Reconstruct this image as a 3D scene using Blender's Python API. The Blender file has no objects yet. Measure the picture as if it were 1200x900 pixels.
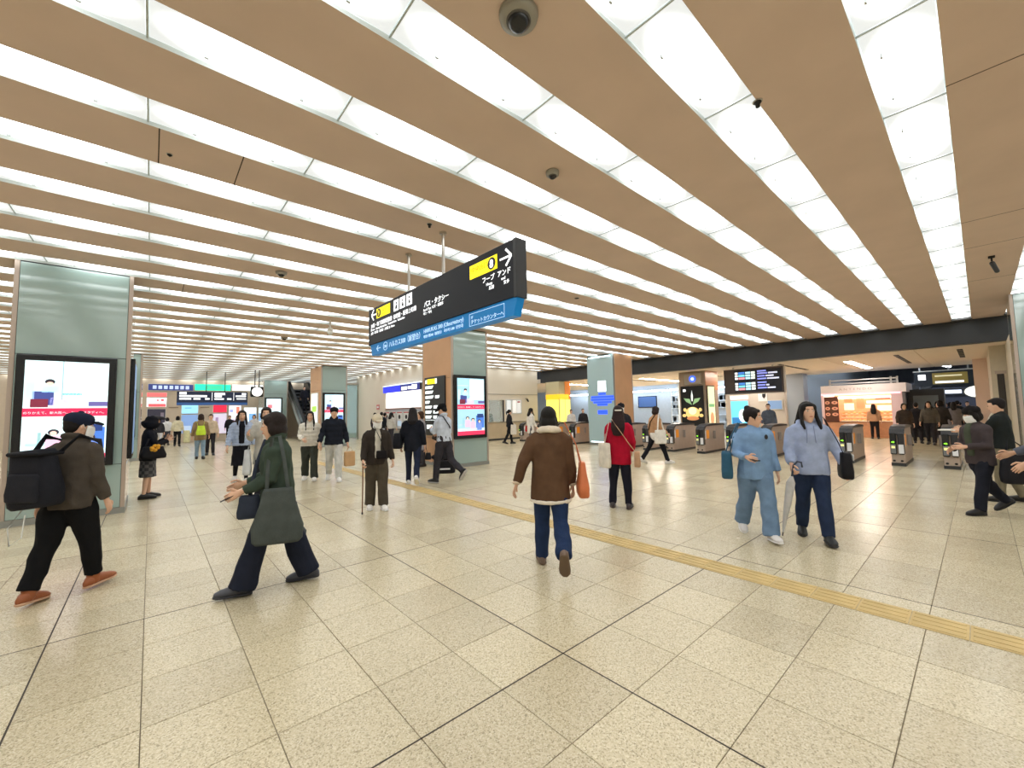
import bpy, math, random
import numpy as np
from mathutils import Vector, Matrix

random.seed(7); rng = np.random.default_rng(7)
S = bpy.context.scene
COL = S.collection
PI = math.pi
V = Vector

# ------------------------------------------------------------------ camera, world, exposure
cam_d = bpy.data.cameras.new('camera'); cam = bpy.data.objects.new('camera', cam_d); COL.objects.link(cam)
cam_d.sensor_width = 36; cam_d.lens = 481.1153 / 1200 * 36; cam_d.clip_start = .05; cam_d.clip_end = 300
_R = Matrix(((0.75174789, -0.03005631, -0.6587653), (-0.65916011, -0.06389598, -0.74928316), (-0.01957176, 0.99750384, -0.0678456)))
cam.matrix_world = Matrix.Translation((0, 0, 1.6)) @ _R.to_4x4()
S.camera = cam
w = bpy.data.worlds.new('world'); S.world = w; w.use_nodes = True
w.node_tree.nodes['Background'].inputs[0].default_value = (.85, .92, 1, 1)
w.node_tree.nodes['Background'].inputs[1].default_value = .45
S.view_settings.view_transform = 'Standard'; S.view_settings.look = 'None'
S.view_settings.exposure = 0.0; S.view_settings.gamma = 1
S.view_settings.use_curve_mapping = False
PANEL_LIGHT = 3.5        # radiance of the backlit ceiling panels

# ------------------------------------------------------------------ materials
MATS = {}
def lin(c):
    return tuple((x / 255 / 12.92 if x / 255 <= .04045 else ((x / 255 + .055) / 1.055) ** 2.4) for x in c)
def mat(key, rgb=None, rough=.6, metal=0, spec=.5, emit=0, var=0, vscale=6, bump=0, bscale=60, coat=0, trans=0, alpha=1):
    """rgb as 0-255 sRGB; emit > 0 makes it glow; var mixes a noise tint, bump adds fine relief"""
    if key in MATS: return MATS[key]
    m = bpy.data.materials.new(key); m.use_nodes = True; MATS[key] = m
    nt = m.node_tree; b = nt.nodes['Principled BSDF']
    c = lin(rgb) + (1,)
    b.inputs['Base Color'].default_value = c; b.inputs['Roughness'].default_value = rough
    b.inputs['Metallic'].default_value = metal; b.inputs['Specular IOR Level'].default_value = spec
    if coat: b.inputs['Coat Weight'].default_value = coat; b.inputs['Coat Roughness'].default_value = .08
    if trans: b.inputs['Transmission Weight'].default_value = trans
    if alpha < 1: b.inputs['Alpha'].default_value = alpha
    if emit:
        b.inputs['Emission Color'].default_value = c; b.inputs['Emission Strength'].default_value = emit
    if var or bump:
        tc = nt.nodes.new('ShaderNodeTexCoord')
    if var:
        n = nt.nodes.new('ShaderNodeTexNoise'); n.inputs['Scale'].default_value = vscale; n.inputs['Detail'].default_value = 5
        r = nt.nodes.new('ShaderNodeValToRGB')
        r.color_ramp.elements[0].position = .3; r.color_ramp.elements[1].position = .7
        r.color_ramp.elements[0].color = tuple(x * (1 - var) for x in c[:3]) + (1,)
        r.color_ramp.elements[1].color = tuple(min(1, x * (1 + var)) for x in c[:3]) + (1,)
        nt.links.new(tc.outputs['Object'], n.inputs['Vector']); nt.links.new(n.outputs['Fac'], r.inputs['Fac'])
        nt.links.new(r.outputs['Color'], b.inputs['Base Color'])
    if bump:
        n2 = nt.nodes.new('ShaderNodeTexNoise'); n2.inputs['Scale'].default_value = bscale; n2.inputs['Detail'].default_value = 4
        bp = nt.nodes.new('ShaderNodeBump'); bp.inputs['Strength'].default_value = bump; bp.inputs['Distance'].default_value = .01
        nt.links.new(tc.outputs['Object'], n2.inputs['Vector']); nt.links.new(n2.outputs['Fac'], bp.inputs['Height'])
        nt.links.new(bp.outputs['Normal'], b.inputs['Normal'])
    return m
def cloth(rgb, rough=.9):
    return mat('cloth_%d_%d_%d_%d' % (*rgb, rough * 100), rgb, rough, spec=.15, var=.14, vscale=9, bump=.25, bscale=70)
def glow(rgb, s=1.0):
    return mat('glow_%d_%d_%d_%d' % (*rgb, s * 100), rgb, .5, emit=s)

# ------------------------------------------------------------------ mesh builder
class MB:
    def __init__(s): s.v = []; s.f = []
    def add(s, vs, fs):
        o = len(s.v); s.v += [tuple(x) for x in vs]; s.f += [tuple(i + o for i in f) for f in fs]; return s
    def box(s, a, b, M=None, bev=0):
        (x0, y0, z0), (x1, y1, z1) = a, b
        if bev:
            e = bev
            vs = []; 
            for (px, py) in ((x0 + e, y0), (x1 - e, y0), (x1, y0 + e), (x1, y1 - e), (x1 - e, y1), (x0 + e, y1), (x0, y1 - e), (x0, y0 + e)): vs.append((px, py))
            def shrink(p, q): return (min(max(p[0], x0 + q), x1 - q), min(max(p[1], y0 + q), y1 - q))
            P = [(*shrink(p, e), z0) for p in vs] + [(*p, z0 + e) for p in vs] + [(*p, z1 - e) for p in vs] + [(*shrink(p, e), z1) for p in vs]
            fs = [tuple(range(7, -1, -1)), tuple(range(24, 32))]
            for k in range(3):
                for i in range(8): j = (i + 1) % 8; fs.append((k * 8 + i, k * 8 + j, k * 8 + 8 + j, k * 8 + 8 + i))
        else:
            P = [(x0, y0, z0), (x1, y0, z0), (x1, y1, z0), (x0, y1, z0), (x0, y0, z1), (x1, y0, z1), (x1, y1, z1), (x0, y1, z1)]
            fs = [(3, 2, 1, 0), (4, 5, 6, 7), (0, 1, 5, 4), (1, 2, 6, 5), (2, 3, 7, 6), (3, 0, 4, 7)]
        if M is not None: P = [M @ V(p) for p in P]
        return s.add(P, fs)
    def loft(s, rings, n=12, ends=True):
        """rings: (center, u, v) semi-axis vectors"""
        R = []
        e0, e1 = ends if isinstance(ends, tuple) else (ends, ends)
        if e0 or e1:
            c0, u0, v0 = rings[0]; c1, u1, v1 = rings[-1]
            d0 = (c0 - rings[1][0]).normalized() if (c0 - rings[1][0]).length > 1e-6 else V((0, 0, -1))
            d1 = (c1 - rings[-2][0]).normalized() if (c1 - rings[-2][0]).length > 1e-6 else V((0, 0, 1))
            m0 = min(u0.length, v0.length); m1 = min(u1.length, v1.length)
            R = ([(c0 + d0 * m0 * .75, u0 * .5, v0 * .5), (c0 + d0 * m0 * .42, u0 * .86, v0 * .86)] if e0 else []) + list(rings) + ([(c1 + d1 * m1 * .42, u1 * .86, v1 * .86), (c1 + d1 * m1 * .75, u1 * .5, v1 * .5)] if e1 else [])
        else: R = list(rings)
        vs = []; fs = []
        for c, u, v in R:
            for i in range(n):
                t = 2 * PI * i / n; vs.append(c + u * math.cos(t) + v * math.sin(t))
        for k in range(len(R) - 1):
            for i in range(n):
                j = (i + 1) % n; fs.append((k * n + i, k * n + j, k * n + n + j, k * n + n + i))
        fs.append(tuple(range(n - 1, -1, -1))); fs.append(tuple(range((len(R) - 1) * n, len(R) * n)))
        return s.add(vs, fs)
    def limb(s, pts, rad, lat=V((1, 0, 0)), n=12, ends=True):
        pts = [V(p) for p in pts]; rings = []
        for i, p in enumerate(pts):
            a = pts[max(0, i - 1)]; b = pts[min(len(pts) - 1, i + 1)]
            d = (b - a).normalized(); u = lat - d * lat.dot(d)
            if u.length < .05: u = V((0, 1, 0)) - d * d.y
            u.normalize(); v = d.cross(u)
            r = rad[i]; ra, rb = (r, r) if not isinstance(r, (tuple, list)) else r
            rings.append((p, u * ra, v * rb))
        return s.loft(rings, n, ends)
    def tube(s, pts, r, n=8): return s.limb(pts, [r] * len(pts), V((.3, .2, .93)), n, True)
    def ell(s, c, r, M=None, nu=14, nv=9):
        vs = [(0, 0, -1)]; fs = []
        for k in range(1, nv):
            p = -PI / 2 + PI * k / nv
            for i in range(nu): t = 2 * PI * i / nu; vs.append((math.cos(p) * math.cos(t), math.cos(p) * math.sin(t), math.sin(p)))
        vs.append((0, 0, 1)); L = len(vs) - 1
        for i in range(nu): fs.append((0, 1 + (i + 1) % nu, 1 + i)); fs.append((L, L - nu + i, L - nu + (i + 1) % nu))
        for k in range(nv - 2):
            for i in range(nu):
                j = (i + 1) % nu; a = 1 + k * nu; fs.append((a + i, a + j, a + nu + j, a + nu + i))
        P = [V((x * r[0], y * r[1], z * r[2])) for x, y, z in vs]
        P = [V(c) + (M @ p if M is not None else p) for p in P]
        return s.add(P, fs)
    def lathe(s, prof, n=24, c=(0, 0, 0)):
        vs = []; fs = []
        for r, z in prof:
            for i in range(n): t = 2 * PI * i / n; vs.append((c[0] + r * math.cos(t), c[1] + r * math.sin(t), c[2] + z))
        for k in range(len(prof) - 1):
            for i in range(n): j = (i + 1) % n; fs.append((k * n + i, k * n + j, k * n + n + j, k * n + n + i))
        fs.append(tuple(range(n - 1, -1, -1))); fs.append(tuple(range((len(prof) - 1) * n, len(prof) * n)))
        return s.add(vs, fs)
    def prism(s, poly, z0, z1, M=None):
        """poly in xy (counter-clockwise), extruded in z"""
        n = len(poly); P = [V((x, y, z0)) for x, y in poly] + [V((x, y, z1)) for x, y in poly]
        if M is not None: P = [M @ p for p in P]
        return s.add(P, [tuple(range(n - 1, -1, -1)), tuple(range(n, 2 * n))] + [(i, (i + 1) % n, n + (i + 1) % n, n + i) for i in range(n)])
    def disc(s, c, rx, ry, z0, z1, n=24): return s.prism([(c[0] + rx * math.cos(2 * PI * i / n), c[1] + ry * math.sin(2 * PI * i / n)) for i in range(n)], z0, z1)
    def mesh(s, name, m=None, smooth=False):
        me = bpy.data.meshes.new(name); me.from_pydata(s.v, [], s.f)
        if m: me.materials.append(m)
        if smooth: me.polygons.foreach_set('use_smooth', [True] * len(me.polygons))
        me.update(); return me
    def obj(s, name, m, parent=None, smooth=False, M=None):
        o = bpy.data.objects.new(name, s.mesh(name, m, smooth)); COL.objects.link(o)
        if parent: o.parent = parent
        if M is not None: o.matrix_local = M
        return o
    def thing(s, name, m, label, cat, group=None, smooth=False, M=None):
        """top-level mesh thing; origin moved to the bottom centre"""
        P = np.array(s.v); c = V(((P[:, 0].min() + P[:, 0].max()) / 2, (P[:, 1].min() + P[:, 1].max()) / 2, P[:, 2].min()))
        s.v = [tuple(V(p) - c) for p in s.v]
        M = M if M is not None else Matrix()
        o = s.obj(name, m, None, smooth, M @ Matrix.Translation(c)); tag(o, label, cat, group); o['_c'] = list(c)
        return o
def tag(o, label=None, cat=None, group=None, kind=None):
    if label: o['label'] = label
    if cat: o['category'] = cat
    if group: o['group'] = group
    if kind: o['kind'] = kind
    return o
def empty(name, M, label=None, cat=None, group=None, kind=None):
    o = bpy.data.objects.new(name, None); COL.objects.link(o); o.empty_display_size = .2
    o.matrix_world = M if isinstance(M, Matrix) else Matrix.Translation(M)
    return tag(o, label, cat, group, kind)
def struct(name, mb, m, parent=None):
    o = mb.obj(name, m, parent)
    if parent is None: o['kind'] = 'structure'
    return o
def frame(o, right, up):
    """matrix with x = right, y = up, z = out of the face"""
    r = V(right).normalized(); u = V(up).normalized(); n = r.cross(u)
    M = Matrix((r, u, n)).transposed().to_4x4(); M.translation = V(o); return M
FRONT = ((1, 0, 0), (0, 0, 1))      # face looking towards -Y
SIDE = ((0, -1, 0), (0, 0, 1))      # face looking towards -X
def rotz(a): return Matrix.Rotation(a, 4, 'Z')
JOBS = []                            # meshes finished in one go at the end
def text(body, name, m, parent, x, y, size, z=.004, align='LEFT', depth=.0015, stretch=1.0, M=None, bold=0):
    """flat lettering in the xy plane of the parent, standing z in front of it"""
    cu = bpy.data.curves.new(name, 'FONT'); cu.body = body; cu.size = size; cu.align_x = align; cu.extrude = depth
    cu.resolution_u = 2; cu.offset = bold
    t = bpy.data.objects.new(name + '_src', cu); COL.objects.link(t)
    me = bpy.data.meshes.new(name); o = bpy.data.objects.new(name, me); COL.objects.link(o); me.materials.append(m)
    o.parent = parent
    o.matrix_local = (M if M is not None else Matrix()) @ Matrix.Translation((x, y, z)) @ Matrix.Diagonal((stretch, 1, 1, 1))
    JOBS.append(('text', o, t)); return o
def flat(parent, name, m, x0, y0, x1, y1, z=.002, d=.002):
    return MB().box((x0, y0, z), (x1, y1, z + d)).obj(name, m, parent)
def copy_tree(o, parent=None):
    c = o.copy(); COL.objects.link(c); c.parent = parent
    for ch in list(o.children): copy_tree(ch, c)
    return c
# ------------------------------------------------------------------ shared materials of the setting
def tile_mat(key, island):
    m = bpy.data.materials.new(key); m.use_nodes = True; nt = m.node_tree; b = nt.nodes['Principled BSDF']; N = nt.nodes.new; L = nt.links.new
    geo = N('ShaderNodeNewGeometry'); info = N('ShaderNodeObjectInfo')
    rnd = geo.outputs['Random Per Island'] if island else info.outputs['Random']
    vor = N('ShaderNodeTexVoronoi'); vor.inputs['Scale'].default_value = 150; L(geo.outputs['Position'], vor.inputs['Vector'])
    sp = N('ShaderNodeSeparateColor'); L(vor.outputs['Color'], sp.inputs[0])
    ramp = N('ShaderNodeValToRGB'); e = ramp.color_ramp.elements
    e[0].position = 0; e[0].color = lin((158, 146, 122)) + (1,); e[1].position = 1; e[1].color = lin((222, 212, 186)) + (1,)
    for p, c in ((.12, (180, 167, 138)), (.3, (200, 187, 157)), (.75, (209, 197, 168))):
        x = ramp.color_ramp.elements.new(p); x.color = lin(c) + (1,)
    L(sp.outputs[0], ramp.inputs['Fac'])
    no = N('ShaderNodeTexNoise'); no.inputs['Scale'].default_value = 1.1; no.inputs['Detail'].default_value = 4; L(geo.outputs['Position'], no.inputs['Vector'])
    add = N('ShaderNodeMath'); add.operation = 'MULTIPLY_ADD'; add.inputs[1].default_value = .5; L(no.outputs['Fac'], add.inputs[0]); L(rnd, add.inputs[2])
    r2 = N('ShaderNodeValToRGB'); e = r2.color_ramp.elements; e[0].color = (.86, .85, .84, 1); e[1].color = (1.03, 1.03, 1.02, 1); e[0].position = .1; e[1].position = 1.3
    L(add.outputs[0], r2.inputs['Fac'])
    mx = N('ShaderNodeMix'); mx.data_type = 'RGBA'; mx.blend_type = 'MULTIPLY'; mx.inputs[0].default_value = 1
    L(ramp.outputs['Color'], mx.inputs[6]); L(r2.outputs['Color'], mx.inputs[7]); L(mx.outputs[2], b.inputs['Base Color'])
    n3 = N('ShaderNodeTexNoise'); n3.inputs['Scale'].default_value = 3; L(geo.outputs['Position'], n3.inputs['Vector'])
    mr = N('ShaderNodeMapRange'); mr.inputs[3].default_value = .18; mr.inputs[4].default_value = .3; L(n3.outputs['Fac'], mr.inputs[0]); L(mr.outputs[0], b.inputs['Roughness'])
    b.inputs['Specular IOR Level'].default_value = .5
    return m
M_tile = tile_mat('terrazzo_tile', False); M_tile_i = tile_mat('terrazzo_tile_field', True)
M_grout = mat('grout', (120, 108, 88), .9)
M_joint = mat('joint_rubber', (58, 50, 42), .8)
M_tact = mat('tactile_yellow', (200, 174, 118), .6, var=.12, vscale=3, bump=.1)
M_slat = mat('slat_board', (210, 187, 171), .62, spec=.3, var=.05, vscale=1.5, bump=.05, bscale=200)
M_seam = mat('seam', (60, 48, 38), .9)
M_white = mat('white_paint', (225, 225, 220), .6)
M_house = mat('housing', (214, 222, 220), .6)
M_teal = mat('teal_glass', (152, 174, 170), .1, spec=.9, coat=1.0, var=.04, vscale=.8)
M_wood = mat('beech_panel', (206, 160, 120), .45, var=.08, vscale=1.2)
M_steel = mat('steel', (190, 186, 178), .3, metal=.85)
M_pinksteel = mat('rose_steel', (186, 170, 158), .35, metal=.5)
M_black = mat('black_gloss', (20, 22, 26), .25)
M_blackm = mat('black_matte', (26, 26, 28), .7)
M_dark = mat('dark_beam', (52, 53, 55), .45, spec=.4, var=.1, vscale=.7)
M_wall = mat('wall_cream', (226, 218, 204), .7, var=.03, vscale=.6)
M_counter = mat('counter_stone', (196, 178, 148), .5, var=.08, vscale=2)
M_lowc = mat('low_ceiling', (248, 234, 216), .55, var=.03)
M_glass = mat('clear_glass', (214, 236, 236), .05, trans=0, alpha=.28, spec=.8)

def panel_mat():
    m = bpy.data.materials.new('backlit_panel'); m.use_nodes = True; nt = m.node_tree; b = nt.nodes['Principled BSDF']; N = nt.nodes.new; L = nt.links.new
    uv = N('ShaderNodeTexCoord'); mp = N('ShaderNodeMapping'); mp.inputs['Location'].default_value = (-.5, -.5, 0); L(uv.outputs['UV'], mp.inputs[0])
    sc = N('ShaderNodeVectorMath'); sc.operation = 'MULTIPLY'; sc.inputs[1].default_value = (1.9, 1.5, 0); L(mp.outputs[0], sc.inputs[0])
    ln = N('ShaderNodeVectorMath'); ln.operation = 'LENGTH'; L(sc.outputs[0], ln.inputs[0])
    mr = N('ShaderNodeMapRange'); mr.interpolation_type = 'SMOOTHSTEP'; mr.inputs[1].default_value = .3; mr.inputs[2].default_value = 1.0; mr.inputs[3].default_value = 1.45; mr.inputs[4].default_value = .21
    L(ln.outputs['Value'], mr.inputs[0])
    mu = N('ShaderNodeMath'); mu.operation = 'MULTIPLY'; mu.inputs[1].default_value = PANEL_LIGHT; L(mr.outputs[0], mu.inputs[0]); L(mu.outputs[0], b.inputs['Emission Strength'])
    b.inputs['Base Color'].default_value = (.3, .31, .31, 1); b.inputs['Emission Color'].default_value = (.965, 1, .995, 1); b.inputs['Roughness'].default_value = .5
    return m
M_panel = panel_mat()

Tz = .5225; TX0 = 2.0973; TY0 = 1.9265           # tile pitch and one joint crossing
ZC = 4.154; PITCH = 1.05; SY0 = .022; SW = .395  # ceiling: strip pitch, first strip, strip width
BEAM_X = 18.8
def in_view(p, mx=1.12):
    c = _R.transposed() @ (V(p) - V((0, 0, 1.6)))
    if c.z > -.15: return None
    x = c.x / -c.z * 481.1; y = c.y / -c.z * 481.1
    return (x, y) if abs(x) < 600 * mx and abs(y) < 450 * mx else None

# ------------------------------------------------------------------ floor
floor = struct('floor', MB().box((-11, -8, -.2), (62, 37, -.006)), M_grout)
gx = [i for i in range(-25, 84)]; gy = [j for j in range(-19, 65)]
cells = []
for i in gx:
    for j in gy:
        x = TX0 + (i + .5) * Tz; y = TY0 + (j + .5) * Tz
        if x > 31 or (x > 10.2 and y > 18.6 and x < 18.4): continue
        cells.append((0 if in_view((x, y, 0)) else 1, math.hypot(x, y), x, y))
cells.sort()
g = .0022; hT = Tz / 2 - g
def tile_geo(mb, x, y):
    a, e = hT, .003
    mb.add([(x - a, y - a, -.006), (x + a, y - a, -.006), (x + a, y + a, -.006), (x - a, y + a, -.006), (x - a, y - a, -e * .4), (x + a, y - a, -e * .4), (x + a, y + a, -e * .4), (x - a, y + a, -e * .4),
            (x - a + e, y - a + e, 0), (x + a - e, y - a + e, 0), (x + a - e, y + a - e, 0), (x - a + e, y + a - e, 0)],
           [(0, 1, 5, 4), (1, 2, 6, 5), (2, 3, 7, 6), (3, 0, 4, 7), (4, 5, 9, 8), (5, 6, 10, 9), (6, 7, 11, 10), (7, 4, 8, 11), (8, 9, 10, 11)])
tm = MB(); tile_geo(tm, 0, 0); tile_me = tm.mesh('floor_tile', M_tile)
rest = MB()
for k, (_, _, x, y) in enumerate(cells):
    if k < 300:
        o = bpy.data.objects.new('floor_tile', tile_me); COL.objects.link(o); o.parent = floor; o.location = (x, y, 0)
    else: tile_geo(rest, x, y)
tag(rest.obj('floor_tile_field', M_tile_i, floor), kind='stuff')
for i in range(-20, 21, 5):   # dark expansion joints along Y
    x = TX0 + i * Tz
    MB().box((x - .0045, -8, -.004), (x + .0045, 35 if x < 10.3 else 18.3, .0006)).obj('expansion_joint', M_joint, floor)
for j in (-10, -5, 0, 5, 10, 15):
    y = TY0 + j * Tz
    MB().box((-11, y - .0045, -.004), (31, y + .0045, .0006)).obj('expansion_joint', M_joint, floor)
tc = MB(); tc.box((-.148, -.148, 0), (.148, .148, .004), bev=.0015)
for q in range(4):
    cx = -.1125 + q * .075; tc.box((cx - .0175, -.135, .003), (cx + .0175, .135, .0085), bev=.0025)
tact_me = tc.mesh('tactile_tile', M_tact)
for k in range(-12, 50):
    o = bpy.data.objects.new('tactile_tile', tact_me); COL.objects.link(o); o.parent = floor; o.location = (4.34, 1.2 + k * .3, 0)

# ------------------------------------------------------------------ ceiling: boards and backlit strips between them
ceiling = struct('ceiling', MB().box((-11, -7, ZC + .14), (BEAM_X + .1, 36, ZC + .3)), M_house)
NS = range(-6, 34)
sl_me = MB().box((-11, 0, ZC), (BEAM_X, PITCH - SW, ZC + .14)).mesh('ceiling_board', M_slat)
sl_me.materials.append(M_house)
for q, p in enumerate(sl_me.polygons): p.material_index = 0 if q == 0 else 1     # underside board, pale edges
for n in NS:
    o = bpy.data.objects.new('ceiling_board', sl_me); COL.objects.link(o); o.parent = ceiling; o.location = (0, SY0 + SW + n * PITCH, 0)
PL = 1.25; ph = .035
def panel_geo(mb, uvs, x, y):
    a, bw, z = PL / 2 - .009, SW / 2 - .006, ZC + ph
    mb.add([(x - a, y - bw, z), (x + a, y - bw, z), (x + a, y + bw, z), (x - a, y + bw, z), (x - a, y - bw, z + .012), (x + a, y - bw, z + .012), (x + a, y + bw, z + .012), (x - a, y + bw, z + .012)],
           [(3, 2, 1, 0), (4, 5, 6, 7), (0, 1, 5, 4), (1, 2, 6, 5), (2, 3, 7, 6), (3, 0, 4, 7)])
    uvs += [(0, 1), (1, 1), (1, 0), (0, 0)] * 6
def set_uv(me, uvs):
    l = me.uv_layers.new(name='UVMap'); l.data.foreach_set('uv', np.array(uvs, float).ravel())
pls = []
for n in NS:
    y = SY0 + SW / 2 + n * PITCH
    for k in range(23):
        x = 18.03 - k * PL; c = in_view((x, y, ZC))
        pls.append((0 if c else 1, math.hypot(x, y), x, y))
pls.sort()
pm = MB(); u = []; panel_geo(pm, u, 0, 0); panel_me = pm.mesh('light_panel', M_panel); set_uv(panel_me, u)
rest = MB(); u = []
for k, (_, _, x, y) in enumerate(pls):
    if k < 300:
        o = bpy.data.objects.new('light_panel', panel_me); COL.objects.link(o); o.parent = ceiling; o.location = (x, y, 0)
    else: panel_geo(rest, u, x, y)
o = rest.obj('light_panel_field', M_panel, ceiling); set_uv(o.data, u); tag(o, kind='stuff')
clips = MB()
bars = MB()
for _, d, x, y in pls:
    if d > 24: continue
    bars.box((x + PL / 2 - .006, y - SW / 2, ZC + .024), (x + PL / 2 + .006, y + SW / 2, ZC + .034))
    if d > 20: continue
    for q in (-.31, .31):
        clips.tube([(x + q, y + .10, ZC + .035), (x + q, y + .10, ZC + .015)], .004, 5)
        clips.box((x + q - .012, y + .094, ZC - .006), (x + q + .012, y + .106, ZC + .018))
tag(bars.obj('strip_joint_bars', mat('bar_grey', (186, 194, 194), .5), ceiling), kind='stuff')
tag(clips.obj('strip_clips', mat('clip_grey', (176, 182, 182), .4), ceiling), kind='stuff')
for n in range(-3, 18):
    y = SY0 + n * PITCH
    MB().box((18.42, y - .02, ZC - .02), (BEAM_X, y + SW + .02, ZC + .06)).obj('strip_end_cap', mat('end_cap_grey', (92, 92, 92), .5), ceiling)
for x, y0 in ((-.02, 4), (.61, 4), (8.6, -1), (10.1, -1), (3.4, -1), (4.75, -1), (12.9, -1), (-.6, 9), (.4, 9), (6.0, 6), (6.6, 6)):
    MB().box((x - .005, SY0 + SW + y0 * PITCH, ZC - .0015), (x + .005, SY0 + PITCH * (y0 + 1), ZC)).obj('board_seam', M_seam, ceiling)

# ------------------------------------------------------------------ dark beam, lower ceiling, hall behind the gates
struct('trim_1', MB().box((BEAM_X, -7, 3.42), (BEAM_X + .35, 18.6, ZC + .3)), M_dark)
lowc = struct('ceiling_low', MB().box((BEAM_X + .35, -1.2, 3.44), (29, 34, 3.7)), M_lowc)
for k in range(9):     # boards of the lower ceiling
    MB().box((BEAM_X + .35, -1.2 + k * 2.6, 3.415), (29, 1.37 + k * 2.6, 3.44)).obj('ceiling_panel', M_lowc, lowc)
for (x0, x1, y, nn) in ((20.2, 24.6, 5.6, 7), (20.6, 25.2, 1.95, 7), (20.4, 24.2, .35, 5), (20.2, 24.8, 9.8, 7), (20.2, 24.8, 14, 7)):
    MB().box((x0, y - .07, 3.405), (x1, y + .07, 3.416)).obj('vent_slot', M_blackm, lowc)
    for q in range(nn):
        xx = x0 + (x1 - x0) * (q + .5) / nn
        MB().box((xx - .05, y - .06, 3.398), (xx + .05, y + .06, 3.41)).obj('downlight', mat('downlight_grey', (150, 140, 130), .4), lowc)
M_hallc = mat('hall_ceiling', (66, 70, 76), .8)
struct('ceiling_hall', MB().box((29, -12, 5.6), (64, 34, 5.8)), M_hallc)
struct('wall_hall_end', MB().box((62, -12, 0), (62.3, 10, 5.6)), mat('hall_end', (92, 96, 104), .8, var=.3, vscale=1))
struct('wall_fascia_low', MB().box((29, -1.2, 3.44), (29.1, 34, 5.6)), M_hallc)
struct('wall_hall_back', MB().box((33, 8.5, 0), (33.3, 34, 5.6)), mat('hall_back', (188, 200, 210), .6, var=.04))
struct('wall_hall_side', MB().box((33, 8.3, 0), (62, 8.5, 5.6)), mat('hall_side', (120, 126, 132), .7))
# right hand side wall past the column
wr = struct('wall_right', MB().box((16.9, -.95, 0), (26, -.62, 3.42)).box((20.2, -.64, 0), (26, -.28, 3.42)), mat('beige_wall', (206, 196, 174), .6, var=.05))
MB().box((25.6, -.3, 0), (26.1, .12, 3.42)).obj('rose_post', mat('rose_post', (230, 206, 192), .4), wr)
MB().box((20.185, -.55, 0), (20.205, -.4, 2.5)).obj('dark_doorway', mat('doorway', (66, 60, 54), .6), wr)
MB().box((20.18, -.6, 2.5), (20.21, -.36, 2.6)).obj('door_lintel', M_pinksteel, wr)
# ------------------------------------------------------------------ walls of the concourse
struct('wall_left', MB().box((-11, -8, 0), (-10.7, 36, ZC + .3)), mat('left_wall', (172, 160, 142), .7, var=.08))
struct('wall_far', MB().box((-11, 35, 0), (10.4, 35.3, ZC + .3)), mat('far_wall', (206, 190, 170), .7, var=.03))
struct('wall_behind', MB().box((-11, -8, 0), (17, -7.7, ZC + .3)), M_wall)
# ticket office wall (faces the camera's left), with the office corner
wt = struct('wall_ticket', MB().box((10.4, 18.4, 2.98), (10.7, 27.4, ZC + .3)).box((10.4, 18.4, 0), (10.7, 18.9, 2.98)).box((10.4, 23.2, 0), (10.7, 27.4, 2.98)).box((10.4, 18.9, 0), (10.7, 23.2, .95)), M_wall)
wo = struct('wall_office', MB().box((10.7, 18.4, 2.3), (18.3, 18.7, ZC + .3)).box((10.7, 18.4, 0), (14.4, 18.7, 2.3)).box((15.4, 18.4, 0), (18.3, 18.7, 2.3)).box((14.4, 18.4, 0), (15.4, 18.7, 1.05)), M_wall)
MB().box((10.7, 18.37, 2.62), (18.3, 18.4, 2.66)).obj('picture_rail', mat('rail_grey', (170, 162, 150), .5), wo)
MB().box((13.6, 18.31, 0), (18.3, 18.4, .98)).obj('counter_front', M_counter, wo)
MB().box((13.6, 18.28, .98), (18.3, 18.42, 1.05)).obj('counter_ledge', mat('ledge', (150, 140, 122), .4), wo)
MB().box((13.6, 18.29, .0), (18.3, 18.4, .1)).obj('counter_kick', M_dark, wo)
MB().box((15.4, 18.37, .98), (15.5, 18.4, 2.3)).obj('window_mullion', M_dark, wo)
struct('wall_office_back', MB().box((10.7, 21, 0), (18.3, 21.2, ZC)), mat('office_back', (205, 206, 208), .7))
wn = empty('window_1', frame((14.9, 18.45, 1.67), *FRONT), kind='structure')
MB().box((-.5, -.62, 0), (.5, .62, .008)).obj('glass_pane', M_glass, wn)

# troughs and battens added as fill light for the lower ceiling and hall
for (x, y, sx, sy, e) in ((24, 3.5, 5, .25, 26), (24, 8, 5, .25, 45), (24, 13, 5, .25, 75), (24, 18.5, 5, .25, 75)):  # added glowing bars, only there to brighten the area past the beam
    t = empty('trough_fill_light', (x, y, 3.41), 'added long warm fill light %s in the lower ceiling' % {3.5: 'above the bakery side', 8: 'above the emblem pillar', 13: 'behind the lettered column', 18.5: 'above the yellow booth'}[y], 'lamp')
    MB().box((-sx / 2, -sy / 2, -.02), (sx / 2, sy / 2, 0)).obj('fill_panel', glow((255, 242, 228), e), t); MB().box((-sx / 2 - .04, -sy / 2 - .04, -.012), (sx / 2 + .04, sy / 2 + .04, .004)).obj('frame', M_white, t)
for k, (x, y) in enumerate(((38, 0), (38, 4), (48, 0), (48, 5), (31.2, 14), (31.2, 24))):  # battens out of view, added to brighten the hall
    t = empty('hall_fill_light', (x, y, 5.56), '%s added fill light under the dark hall ceiling' % ('near right', 'near left', 'far right', 'far left', 'inner', 'innermost')[k], 'lamp')
    MB().box((-1.5, -.15, -.06), (1.5, .15, 0)).obj('fill_panel', glow((226, 238, 255), 60), t); MB().box((-1.55, -.2, -.02), (1.55, .2, .02)).obj('tray', M_white, t)

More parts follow.
